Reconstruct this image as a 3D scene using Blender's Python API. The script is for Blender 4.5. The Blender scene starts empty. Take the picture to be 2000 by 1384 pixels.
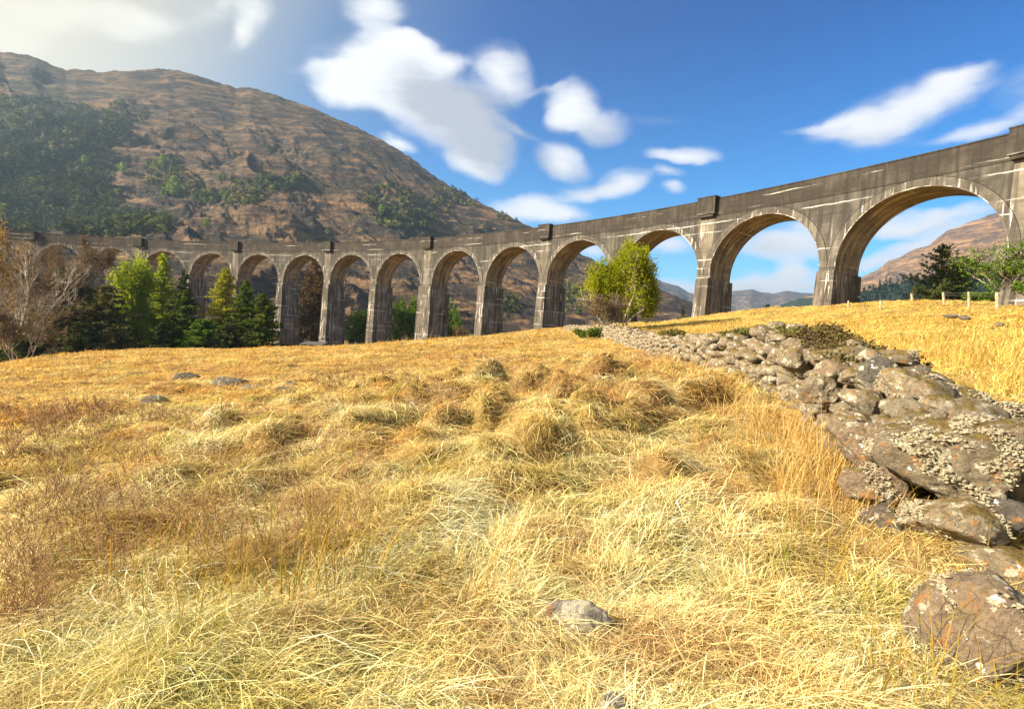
import bpy, bmesh, math, random
import numpy as np
from mathutils import Matrix, Vector
R_ = math.radians
rng = np.random.default_rng(7)
random.seed(7)
scene = bpy.context.scene
COL = scene.collection

# ------------------------------------------------------------------ camera
F = 987.2; PITCH = 0.046; ROLL = 0.065          # focal length in pixels of a 2000 px wide frame
cd = bpy.data.cameras.new('camera'); cam = bpy.data.objects.new('camera', cd); COL.objects.link(cam)
cd.sensor_width = 36; cd.lens = 36*F/2000; cd.clip_start = 0.05; cd.clip_end = 40000
Uu = np.array([0, math.sin(PITCH), math.cos(PITCH)]); FW = np.array([0, math.cos(PITCH), -math.sin(PITCH)])
RT = math.cos(ROLL)*np.array([1, 0, 0])+math.sin(ROLL)*Uu
UP = math.cos(ROLL)*Uu-math.sin(ROLL)*np.array([1., 0, 0])
cam.matrix_world = Matrix(((RT[0], UP[0], -FW[0], 0), (RT[1], UP[1], -FW[1], 0), (RT[2], UP[2], -FW[2], 0), (0, 0, 0, 1)))
scene.camera = cam
def ray(px, py):                                  # direction with Y = 1 through a pixel of the photograph
    d = FW+RT*((px-1000)/F)+UP*(-(py-692)/F)
    return d/d[1]
def at(px, py, Y): return ray(px, py)*Y

# ------------------------------------------------------------------ sky and sun
SUN_AZ = R_(-106); SUN_EL = R_(27)
to_sun = Vector((math.sin(SUN_AZ)*math.cos(SUN_EL), math.cos(SUN_AZ)*math.cos(SUN_EL), math.sin(SUN_EL)))
sl = bpy.data.lights.new('sun', 'SUN'); sl.energy = 4.8; sl.angle = R_(0.6); sl.color = (1.0, 0.88, 0.70)
so = bpy.data.objects.new('sun', sl); COL.objects.link(so)
so.rotation_euler = (-to_sun).to_track_quat('-Z', 'Y').to_euler(); so.location = (0, 0, 50)
world = bpy.data.worlds.new('World'); scene.world = world; world.use_nodes = True
W = world.node_tree; W.nodes.clear()
def N(t, kind, **kw):
    n = t.nodes.new(kind)
    for k, v in kw.items():
        if k.startswith('i_'): n.inputs[int(k[2:]) if k[2:].isdigit() else k[2:]].default_value = v
        else: setattr(n, k, v)
    return n
def L(t, a, b): t.links.new(a, b)
def math_(t, op, a, b=None, c=None, clamp=False):
    n = t.nodes.new('ShaderNodeMath'); n.operation = op; n.use_clamp = clamp
    for i, v in enumerate((a, b, c)):
        if v is None: continue
        if isinstance(v, (int, float)): n.inputs[i].default_value = v
        else: L(t, v, n.inputs[i])
    return n.outputs[0]
def ramp(t, fac, stops, interp='LINEAR'):
    n = t.nodes.new('ShaderNodeValToRGB'); e = n.color_ramp.elements; n.color_ramp.interpolation = interp
    while len(e) < len(stops): e.new(0.5)
    for s, (p, c) in zip(e, stops):
        s.position = p; s.color = (c, c, c, 1) if isinstance(c, (int, float)) else (*c, 1)
    L(t, fac, n.inputs[0]); return n.outputs[0]
def mix(t, f, a, b, mode='MIX'):
    n = t.nodes.new('ShaderNodeMix'); n.data_type = 'RGBA'; n.blend_type = mode; n.clamp_factor = True
    for v, s in ((f, n.inputs[0]), (a, n.inputs[6]), (b, n.inputs[7])):
        if isinstance(v, (int, float)): s.default_value = v
        elif isinstance(v, tuple): s.default_value = (*v, 1)
        else: L(t, v, s)
    return n.outputs[2]
sky = N(W, 'ShaderNodeTexSky', sky_type='NISHITA', sun_disc=False, sun_elevation=SUN_EL, sun_rotation=SUN_AZ % (2*math.pi), air_density=1.0, dust_density=0.6, ozone_density=3.0, altitude=0)
tc = N(W, 'ShaderNodeTexCoord')
wn = N(W, 'ShaderNodeTexNoise', noise_dimensions='3D', i_Scale=5.0, i_Detail=3.0, i_Roughness=0.5)
L(W, tc.outputs['Generated'], wn.inputs['Vector'])
wn2 = N(W, 'ShaderNodeTexNoise', noise_dimensions='3D', i_Scale=16.0, i_Detail=4.0, i_Roughness=0.5)
L(W, tc.outputs['Generated'], wn2.inputs['Vector'])
def vm(t, op, a, b):
    n = N(t, 'ShaderNodeVectorMath', operation=op)
    for i, v in enumerate((a, b)):
        if isinstance(v, tuple): n.inputs[i].default_value = v
        elif isinstance(v, (int, float)): n.inputs['Scale'].default_value = v
        else: L(t, v, n.inputs[i])
    return n.outputs[0]
d1 = vm(W, 'SCALE', vm(W, 'SUBTRACT', wn.outputs['Color'], (.5, .5, .5)), .034)
d2 = vm(W, 'SCALE', vm(W, 'SUBTRACT', wn2.outputs['Color'], (.5, .5, .5)), .030)
wdir = vm(W, 'ADD', vm(W, 'ADD', tc.outputs['Generated'], d1), d2)
# (px, py, rx, ry, tilt in degrees, strength): each cloud is a soft puff fixed in its compass direction and height
CL = [(700, 150, 85, 55, 10, 1), (770, 150, 95, 60, 0, 1), (840, 200, 110, 62, -20, 1), (915, 250, 95, 66, -30, 1), (950, 295, 56, 44, -30, .7), (985, 148, 62, 46, -20, 1), (800, 110, 60, 34, 0, .7), (660, 170, 50, 38, 10, .8),
      (925, 325, 52, 24, -20, .9), (735, 25, 56, 30, 0, .9), (768, 80, 66, 18, -10, .55), (778, 278, 32, 15, -20, .9), (872, 125, 40, 20, 0, .8), (620, 130, 50, 10, 15, .3), (1010, 250, 60, 10, -30, .3), (1080, 170, 50, 8, 20, .2), (1600, 250, 60, 8, 12, .3), (1880, 150, 60, 10, 20, .3),
      (1122, 205, 46, 38, 0, 1), (1100, 235, 30, 24, 0, .6), (1175, 250, 56, 28, -10, .75), (1098, 318, 50, 30, -15, 1), (1214, 358, 46, 26, 0, 1), (1150, 376, 56, 18, 0, .8),
      (1335, 307, 66, 15, 0, 1), (1840, 172, 80, 30, 15, .75), (1760, 212, 110, 34, 18, .85), (1670, 248, 80, 26, 10, .75), (1720, 270, 60, 16, 10, .3), (1970, 232, 110, 18, 20, .5), (1900, 255, 90, 12, 12, .25),
      (1035, 408, 80, 28, 0, 1), (1095, 420, 60, 18, 0, .7), (1300, 343, 36, 10, 0, .35), (1316, 372, 26, 12, 0, .5), (1280, 240, 60, 10, 0, .12),
      (1535, 556, 90, 32, 0, 1), (1548, 522, 26, 26, 40, 1), (1450, 562, 100, 18, 0, .7), (1565, 465, 66, 36, 0, 1), (1485, 475, 60, 26, 0, .7),
      (1300, 478, 50, 20, 0, .7), (1310, 562, 76, 20, 0, .8), (1735, 440, 86, 26, 8, .9), (1790, 478, 110, 16, 22, .95), (1860, 425, 110, 20, 18, .6), (1700, 520, 60, 12, 15, .6),
      (500, 35, 55, 28, 50, .8), (470, 70, 40, 18, 50, .55), (430, 10, 80, 26, 20, .5), (180, 25, 120, 34, -10, .5), (280, 45, 60, 34, 0, .5), (20, 90, 90, 34, 30, .45), (60, 20, 120, 24, 0, .4), (-200, 40, 260, 70, 0, .5), (1160, 488, 30, 14, 0, .7), (2150, 150, 130, 50, 10, .7), (2300, 330, 200, 50, 0, .7)]
GY = [(880, 215, 85, 38, -25, 1), (945, 275, 85, 50, -30, 1.2), (860, 180, 60, 26, -20, .8), (1000, 240, 50, 60, 0, .7), (1190, 262, 55, 22, 0, .9), (1130, 350, 55, 22, -10, .8), (1500, 478, 60, 20, 0, .6), (1520, 575, 110, 16, 0, .6), (1700, 262, 80, 14, 10, .5), (1310, 575, 70, 12, 0, .6), (760, 190, 40, 20, 0, .3), (1780, 460, 120, 14, 20, .4)]
def puffs(lst, grow):
    tot = None
    for (px, py, rx, ry, tilt, st) in lst:
        c = Vector(ray(px, py)).normalized(); r = (Vector(RT)-c*Vector(RT).dot(c)).normalized(); u = r.cross(c)
        if u.dot(Vector(UP)) < 0: u = -u
        a = R_(tilt); ax = r*math.cos(a)+u*math.sin(a); ay = ax.cross(c)
        if ay.dot(Vector(UP)) < 0: ay = -ay
        m = Matrix((ax, ay, ax.cross(ay))).transposed(); k = c.y/F
        mp = N(W, 'ShaderNodeMapping', vector_type='TEXTURE')
        mp.inputs['Location'].default_value = c; mp.inputs['Rotation'].default_value = m.to_euler()
        mp.inputs['Scale'].default_value = (rx*k*grow, ry*k*grow, 0.6); L(W, wdir, mp.inputs['Vector'])
        g = N(W, 'ShaderNodeTexGradient', gradient_type='SPHERICAL'); L(W, mp.outputs[0], g.inputs[0])
        v = math_(W, 'MULTIPLY', g.outputs['Fac'], st)
        tot = v if tot is None else math_(W, 'ADD', tot, v)
    return tot
dens = puffs(CL, 1.27); grey = puffs(GY, 2.1)
wn3 = N(W, 'ShaderNodeTexNoise', noise_dimensions='3D', i_Scale=9.0, i_Detail=6.0, i_Roughness=0.6)
wmp = N(W, 'ShaderNodeMapping'); wmp.inputs['Rotation'].default_value = (0, R_(28), 0); wmp.inputs['Scale'].default_value = (.55, .8, 1.9)
L(W, tc.outputs['Generated'], wmp.inputs['Vector']); L(W, wmp.outputs[0], wn3.inputs['Vector'])
dn = math_(W, 'ADD', dens, math_(W, 'MULTIPLY', math_(W, 'SUBTRACT', wn3.outputs['Fac'], 0.5), math_(W, 'MULTIPLY', dens, 2.2, clamp=True)))
wn4 = N(W, 'ShaderNodeTexNoise', noise_dimensions='3D', i_Scale=26.0, i_Detail=5.0, i_Roughness=0.55); L(W, wmp.outputs[0], wn4.inputs['Vector'])
dn = math_(W, 'ADD', dn, math_(W, 'MULTIPLY', math_(W, 'SUBTRACT', wn4.outputs['Fac'], .5), math_(W, 'MULTIPLY', dens, 1.1, clamp=True)))
cover = ramp(W, dn, [(0.03, 0), (0.18, .13), (0.40, .58), (0.80, .98)], 'B_SPLINE')
tint = N(W, 'ShaderNodeHueSaturation', i_Saturation=1.25, i_Value=1.0); L(W, sky.outputs[0], tint.inputs['Color'])
sz_ = N(W, 'ShaderNodeSeparateXYZ'); L(W, tc.outputs['Generated'], sz_.inputs[0])
hsky = mix(W, 1.0, tint.outputs[0], ramp(W, sz_.outputs[2], [(0.0, (.55, .80, .92)), (.25, (.16, .52, .66)), (.50, (.0, .28, .49))]), 'MULTIPLY')
cloudc = mix(W, ramp(W, math_(W, 'MULTIPLY', grey, math_(W, 'ADD', wn3.outputs['Fac'], math_(W, 'SUBTRACT', wn4.outputs['Fac'], .25))), [(0.05, 0), (1.15, .95)], 'EASE'), (3.3, 3.3, 3.35), (1.65, 1.74, 1.98))
# pale veil towards the sun
vd = N(W, 'ShaderNodeVectorMath', operation='DOT_PRODUCT'); L(W, tc.outputs['Generated'], vd.inputs[0]); vd.inputs[1].default_value = to_sun
veil = ramp(W, vd.outputs['Value'], [(0.02, 0.0), (0.50, .85), (.75, .95), (1, 1)], 'EASE')
veilc = mix(W, ramp(W, vd.outputs['Value'], [(.28, 0), (.56, 1)]), (.95, 1.25, 1.5), (3.1, 2.65, 1.75))
base = mix(W, veil, hsky, veilc)
allsky = mix(W, cover, base, mix(W, ramp(W, vd.outputs['Value'], [(.30, 0), (.6, 1)]), cloudc, (2.8, 2.55, 1.95)))
bg = N(W, 'ShaderNodeBackground', i_Strength=0.10); L(W, allsky, bg.inputs['Color'])
wo = N(W, 'ShaderNodeOutputWorld'); L(W, bg.outputs[0], wo.inputs['Surface'])

scene.view_settings.view_transform = 'Standard'; scene.view_settings.look = 'None'
scene.view_settings.exposure = 1.72; scene.view_settings.gamma = 1
scene.render.engine = 'CYCLES'
cy = scene.cycles
cy.max_bounces = 6; cy.diffuse_bounces = 3; cy.glossy_bounces = 1; cy.transmission_bounces = 2; cy.transparent_max_bounces = 4; cy.volume_bounces = 0
cy.use_denoising = True; cy.denoiser = 'OPENIMAGEDENOISE'; cy.sample_clamp_indirect = 4
try: cy.denoising_input_passes = 'RGB_ALBEDO_NORMAL'; cy.denoising_prefilter = 'ACCURATE'
except Exception: pass

# ------------------------------------------------------------------ helpers
def tag(o, label=None, cat=None, group=None, kind=None):
    if label: o['label'] = label
    if cat: o['category'] = cat
    if group: o['group'] = group
    if kind: o['kind'] = kind
    return o
def empty(name, loc=(0, 0, 0), **kw):
    o = bpy.data.objects.new(name, None); COL.objects.link(o); o.location = loc; o.empty_display_size = .5
    tag(o, **kw); return o
def mesh(name, V, Fs, mat, parent=None, loc=None, smooth=False, col=None, uv=None):
    """V (n,3); Fs a face array (m,3|4) or list of them"""
    me = bpy.data.meshes.new(name); V = np.asarray(V, np.float32)
    if not isinstance(Fs, (list, tuple)): Fs = [Fs]
    Fs = [np.asarray(f, np.int32) for f in Fs if len(f)]
    off = np.zeros(3, np.float32) if loc is None else np.asarray(loc, np.float32)
    me.vertices.add(len(V)); me.vertices.foreach_set('co', (V-off).ravel())
    nl = sum(f.size for f in Fs); nf = sum(len(f) for f in Fs)
    me.loops.add(nl); me.polygons.add(nf)
    me.loops.foreach_set('vertex_index', np.concatenate([f.ravel() for f in Fs]))
    tot = np.concatenate([np.full(len(f), f.shape[1], np.int32) for f in Fs])
    me.polygons.foreach_set('loop_start', np.concatenate([[0], np.cumsum(tot)[:-1]]).astype(np.int32))
    try: me.polygons.foreach_set('loop_total', tot)
    except Exception: pass
    me.update(calc_edges=True)
    me.polygons.foreach_set('use_smooth', np.full(nf, bool(smooth)))
    if col is not None:
        a = me.color_attributes.new('tint', 'FLOAT_COLOR', 'POINT')
        c = np.ones((len(V), 4), np.float32); c[:, :3] = col; a.data.foreach_set('color', c.ravel())
    if uv is not None:
        u = me.uv_layers.new(name='UVMap'); li = np.concatenate([f.ravel() for f in Fs])
        u.data.foreach_set('uv', np.asarray(uv, np.float32)[li].ravel())
    me.materials.append(mat)
    o = bpy.data.objects.new(name, me); COL.objects.link(o); o.location = off
    if parent is not None:
        o.parent = parent
        p = parent; t = Vector((0, 0, 0))
        while p is not None: t += p.location; p = p.parent
        o.location = Vector(off)-t
    return o
def _h(ix, iy, s):
    n = (ix.astype(np.int64)*374761393+iy.astype(np.int64)*668265263+s*1442695041) & 0xffffffff
    n = ((n ^ (n >> 13))*1274126177) & 0xffffffff
    return ((n ^ (n >> 16)) & 0xffffff)/float(0xffffff)
def vn(x, y, s=0):
    xi = np.floor(x); yi = np.floor(y); fx = x-xi; fy = y-yi
    u = fx*fx*fx*(fx*(fx*6-15)+10); v = fy*fy*fy*(fy*(fy*6-15)+10)
    def g(ax, ay):
        t = _h(xi+ax, yi+ay, s)*2*np.pi
        return np.cos(t)*(fx-ax)+np.sin(t)*(fy-ay)
    return ((g(0, 0)*(1-u)+g(1, 0)*u)*(1-v)+(g(0, 1)*(1-u)+g(1, 1)*u)*v)*1.5
def fbm(x, y, o=5, s=0, gain=.5, ridged=False):
    r = 0*x; a = 1.; f = 1.
    for i in range(o):
        n = vn(x*f+17.3*i, y*f-9.1*i, s+i)
        r = r+a*((1-2*np.abs(n)) if ridged else n); a *= gain; f *= 2.03
    return r
def sstep(a, b, x):
    t = np.clip((x-a)/(b-a), 0, 1); return t*t*(3-2*t)

# ------------------------------------------------------------------ materials
def new_mat(name):
    m = bpy.data.materials.new(name); m.use_nodes = True; t = m.node_tree; t.nodes.clear()
    return m, t
def out(t, sh): o = N(t, 'ShaderNodeOutputMaterial'); L(t, sh, o.inputs['Surface'])
def princ(t, color, rough=.9, bump=None, bd=.02, bs=.6, spec=.2):
    p = N(t, 'ShaderNodeBsdfPrincipled', i_Roughness=rough); p.inputs['Specular IOR Level'].default_value = spec
    if isinstance(color, tuple): p.inputs['Base Color'].default_value = (*color, 1)
    else: L(t, color, p.inputs['Base Color'])
    if bump is not None:
        b = N(t, 'ShaderNodeBump', i_Distance=bd, i_Strength=bs); L(t, bump, b.inputs['Height']); L(t, b.outputs[0], p.inputs['Normal'])
    return p.outputs[0]
def noise(t, vec, scale, detail=4., rough=.55, dist=0.):
    n = N(t, 'ShaderNodeTexNoise', i_Scale=scale, i_Detail=detail, i_Roughness=rough, i_Distortion=dist)
    if vec is not None: L(t, vec, n.inputs['Vector'])
    return n.outputs['Fac']
def mapped(t, vec, scale=(1, 1, 1), rot=(0, 0, 0), loc=(0, 0, 0)):
    m = N(t, 'ShaderNodeMapping'); m.inputs['Scale'].default_value = scale; m.inputs['Rotation'].default_value = rot; m.inputs['Location'].default_value = loc
    L(t, vec, m.inputs['Vector']); return m.outputs[0]
def leaf_mat(name, c1, c2, trans=.35, sc=.6):
    m, t = new_mat(name); g = N(t, 'ShaderNodeNewGeometry')
    n = noise(t, g.outputs['Position'], sc, 3); f = ramp(t, n, [(.35, 0), (.65, 1)])
    c = mix(t, f, c1, c2)
    c = mix(t, math_(t, 'MULTIPLY', g.outputs['Random Per Island'], .5), c, tuple(x*.45 for x in c1))
    d = N(t, 'ShaderNodeBsdfDiffuse'); L(t, c, d.inputs[0]); tr = N(t, 'ShaderNodeBsdfTranslucent'); L(t, c, tr.inputs[0])
    mx = N(t, 'ShaderNodeMixShader', i_0=trans); L(t, d.outputs[0], mx.inputs[1]); L(t, tr.outputs[0], mx.inputs[2]); out(t, mx.outputs[0]); return m
def tint_mat(name, trans=.3):
    m, t = new_mat(name); a = N(t, 'ShaderNodeAttribute', attribute_name='tint')
    d = N(t, 'ShaderNodeBsdfDiffuse'); L(t, a.outputs['Color'], d.inputs[0]); tr = N(t, 'ShaderNodeBsdfTranslucent'); L(t, a.outputs['Color'], tr.inputs[0])
    mx = N(t, 'ShaderNodeMixShader', i_0=trans); L(t, d.outputs[0], mx.inputs[1]); L(t, tr.outputs[0], mx.inputs[2]); out(t, mx.outputs[0]); return m
def bark_mat(name, c1, c2, sc=4):
    m, t = new_mat(name); g = N(t, 'ShaderNodeNewGeometry')
    c = mix(t, ramp(t, noise(t, g.outputs['Position'], sc, 4), [(.4, 0), (.6, 1)]), c1, c2); out(t, princ(t, c)); return m

# ------------------------------------------------------------------ ground height (z = 0 is the camera's eye)
ctl = []
for px, py, Y in [(0, 716, 44), (100, 702, 50), (300, 685, 70), (500, 685, 78), (650, 685, 84), (750, 678, 86), (850, 673, 85), (950, 658, 82), (1060, 647, 75), (1130, 641, 68),
                  (1290, 634, 65), (1360, 624, 65), (1430, 612, 64), (1500, 608, 62), (1600, 608, 58), (1700, 597, 55), (1800, 595, 50), (1900, 600, 47), (2000, 603, 44), (2300, 612, 34), (-300, 760, 38),
                  (1180, 660, 45), (1250, 700, 22), (1340, 735, 15), (1850, 684, 18), (1700, 640, 35), (1500, 640, 40), (1900, 640, 30)]:
    ctl.append(at(px, py, Y))
for X in (-24, -16, -8, -3, 0, 3, 6):
    for Y in (-4, 1, 5, 10, 16):
        ctl.append((X, Y, -1.5+(.1*X if X <= 0 or Y > 5 else (-.13 if X == 3 else .2))))
ctl += [(20, 0, .6), (14, 8, .05), (-40, 10, -5.4), (40, 10, 3.0), (-60, 30, -7.6), (60, 30, 6.2)]
ctl = np.array(ctl, float)
def _tps(d): return np.where(d > 1e-9, d*d*np.log(d+1e-12), 0)
_n = len(ctl); _K = _tps(np.hypot(ctl[:, None, 0]-ctl[None, :, 0], ctl[:, None, 1]-ctl[None, :, 1]))+np.eye(_n)*8
_P = np.c_[np.ones(_n), ctl[:, :2]]
_A = np.block([[_K, _P], [_P.T, np.zeros((3, 3))]]); _w = np.linalg.solve(_A, np.r_[ctl[:, 2], 0, 0, 0])
_gx = np.arange(-110, 110.1, 1.); _gy = np.arange(-30, 130.1, 1.)
_XX, _YY = np.meshgrid(_gx, _gy, indexing='ij')
_Z = _w[_n]+_w[_n+1]*_XX+_w[_n+2]*_YY
for i in range(_n): _Z = _Z+_w[i]*_tps(np.hypot(_XX-ctl[i, 0], _YY-ctl[i, 1]))
_Z = np.clip(_Z, -14, 9)
CA = np.radians([-180, -90, -60, -45, -35, -24, -8.6, 0, 3.5, 16, 26.9, 35, 45, 60, 90, 180])
CR = np.array([60, 58, 58, 63, 82, 92, 87, 81, 76, 69, 69, 70, 68, 60, 58, 60.])
def base_z(X, Y):
    X = np.asarray(X, float); Y = np.asarray(Y, float)
    u = np.clip(X+110, 0, 219.99); v = np.clip(Y+30, 0, 159.99); i = u.astype(int); j = v.astype(int); fu = u-i; fv = v-j
    z = (_Z[i, j]*(1-fu)+_Z[i+1, j]*fu)*(1-fv)+(_Z[i, j+1]*(1-fu)+_Z[i+1, j+1]*fu)*fv
    r = np.hypot(X, Y); az = np.arctan2(X, Y); rc = np.interp(az, CA, CR)
    far = np.interp(az, np.radians([-180, -60, -20, 15, 30, 60, 180]), [-3, -10, -10.5, -7, -3, 2, -3])
    far = far-sstep(200, 900, r)*6
    w = sstep(0, 1, (r-rc-1.)/42)
    return z*(1-w)+far*w
def cells(X, Y, size, seed):
    gx = np.floor(X/size); gy = np.floor(Y/size); best = np.zeros_like(X); bx = np.zeros_like(X); by = np.zeros_like(X); bid = np.zeros_like(X)
    for a in (-1, 0, 1):
        for b in (-1, 0, 1):
            cx = gx+a; cyy = gy+b
            px = (cx+.15+.7*_h(cx, cyy, seed))*size; py = (cyy+.15+.7*_h(cx, cyy, seed+1))*size
            rr = size*(.42+.42*_h(cx, cyy, seed+2)); hh = (.25+.75*_h(cx, cyy, seed+3))
            dx = X-px; dy = Y-py; d2 = (dx*dx+dy*dy)/(rr*rr)
            bmp = hh*np.clip(1-d2, 0, 1)**.95
            m = bmp > best
            best = np.where(m, bmp, best); bx = np.where(m, dx/rr, bx); by = np.where(m, dy/rr, by); bid = np.where(m, _h(cx, cyy, seed+4), bid)
    return best, bx, by, bid
def tuss(X, Y):
    r = np.hypot(X, Y)
    wx = X+.25*vn(X*1.3, Y*1.3, 91); wy = Y+.25*vn(X*1.3+40, Y*1.3, 92)
    b1, x1, y1, i1 = cells(wx, wy*1.15, .66, 11)
    b2, x2, y2, i2 = cells(wx*1.1, wy, 1.35, 31)
    amp = .14+.42*np.exp(-((X-1.2)/5.)**2-((Y-10)/7.)**2)+.05*sstep(15, 40, r)
    amp = amp*(.25+.75*sstep(2.8, 6.0, r))*(1-.6*sstep(60, 110, r))
    h = amp*(b1*1.0+b2*.9)+.10*vn(X*.33, Y*.33, 77)*sstep(2, 8, r)+.35*vn(X*.07, Y*.07, 78)*sstep(15, 40, r)
    big = b2*.9 > b1
    return h, np.where(big, x2, x1), np.where(big, y2, y1), np.where(big, i2, i1)
def gz(X, Y):
    X = np.asarray(X, float); Y = np.asarray(Y, float)
    return base_z(X, Y)+tuss(X, Y)[0]
def g1(x, y): return float(gz(np.array([x]), np.array([y]))[0])

GOLD = np.array([.70, .45, .12]); STRAW = np.array([.80, .61, .25]); PALE = np.array([.89, .73, .38]); RUST = np.array([.50, .29, .10]); GREEN = np.array([.30, .36, .06]); TAN = np.array([.62, .43, .19]); OLIVE = np.array([.48, .44, .11])
def mixc(a, b, w): return a*(1-w[:, None])+b*w[:, None]
def field_tint(X, Y, jit=None):
    """colour of the dead grass itself, by place"""
    n = len(X); r = np.hypot(X, Y); az = np.arctan2(X, Y)
    c = np.tile(GOLD, (n, 1))
    a = fbm(X*.5, Y*.5, 3, 5); b = fbm(X*1.7, Y*1.7, 3, 15); d = fbm(X*.15, Y*.15, 3, 25)
    c = mixc(c, STRAW, np.clip(.35+a*1.2, 0, 1))
    c = mixc(c, TAN, np.clip(.75*np.exp(-((X-1)/5)**2-((Y-10)/7)**2)+b*.6-.05, 0, .85))
    c = mixc(c, PALE, np.clip(1.25-r/6.5+b*.6, 0, .9))
    c = mixc(c, RUST, np.clip(d*1.6+b*.7-.35+.2*sstep(-2, -8, X)*(r < 40), 0, .65)*(r > 3.))
    c = mixc(c, np.array([.78, .55, .14]), sstep(8, 16, r)*sstep(3, 12, X)*.75)
    v = fbm(X*.22+50, Y*.5, 4, 95, .6); c = c*(1+.42*np.clip(v, -.8, .7)*sstep(8, 20, r))[:, None]
    c = mixc(c, OLIVE*.8, np.clip(fbm(X*.3+70, Y*.6, 3, 99)*1.8-.45, 0, .6)*sstep(15, 30, r))
    c = mixc(c, OLIVE, np.clip(fbm(X*.8+30, Y*.8, 3, 45)*2.0-.8, 0, .5)*(1-sstep(25, 50, r)))
    e = fbm(X*1.1+5, Y*1.4+2, 4, 65, .6); c = mixc(c, np.array([.42, .27, .11]), np.clip(e*1.6-.25, 0, .7)*(r < 25)); c = mixc(c, np.array([.92, .80, .48]), np.clip(-e*1.5-.25, 0, .6)*(r < 12))
    p = fbm(X*.28+7, Y*.42+3, 4, 85, .55)
    c = mixc(c, c*np.array([.72, .62, .50]), np.clip(p*2.4-.15, 0, .9)*sstep(3.5, 7, r)*(1-.75*sstep(3, 9, X)))
    return np.clip(c, 0, .9)

# ---- ground sheet
azf = np.radians(np.concatenate([np.linspace(-180, -64, 50)[:-1], np.linspace(-64, 64, 760), np.linspace(64, 180, 50)[1:]]))
rr = np.concatenate([[.02], np.exp(np.linspace(np.log(.5), np.log(200), 480)), np.exp(np.linspace(np.log(206), np.log(7000), 60))])
A_, Rr = np.meshgrid(azf, rr, indexing='ij'); GX = (Rr*np.sin(A_)).ravel(); GY = (Rr*np.cos(A_)).ravel()
nz = len(azf); nr = len(rr)
i0 = (np.arange(nz-1)[:, None]*nr+np.arange(nr-1)[None, :]).ravel()
q = np.c_[i0, i0+nr, i0+nr+1, i0+1][:, ::-1]
gm, t = new_mat('dry_grass_ground')
g = N(t, 'ShaderNodeNewGeometry'); at_ = N(t, 'ShaderNodeAttribute', attribute_name='tint')
n1 = noise(t, g.outputs['Position'], 3.0, 6, .7); n2 = noise(t, mapped(t, g.outputs['Position'], (1, 1, 1)), .25, 5, .6)
c = mix(t, ramp(t, n1, [(.3, 0), (.7, 1)]), at_.outputs['Color'], (.22, .13, .04))
c = mix(t, ramp(t, n2, [(.45, 0), (.7, .5)]), c, (.40, .30, .09))
out(t, princ(t, c, .95, bump=noise(t, g.outputs['Position'], 12, 5, .7), bd=.08, bs=.7))
gc = field_tint(GX, GY)*(.30+.25*sstep(8, 30, np.hypot(GX, GY)))[:, None]  # tint darkened most near the camera, painting shaded thatch under the blades
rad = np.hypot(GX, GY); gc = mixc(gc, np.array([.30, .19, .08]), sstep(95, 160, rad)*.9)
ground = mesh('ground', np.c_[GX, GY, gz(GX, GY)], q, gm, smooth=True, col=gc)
tag(ground, kind='structure', label='golden dead grass field sloping up to the right', cat='ground')

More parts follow.
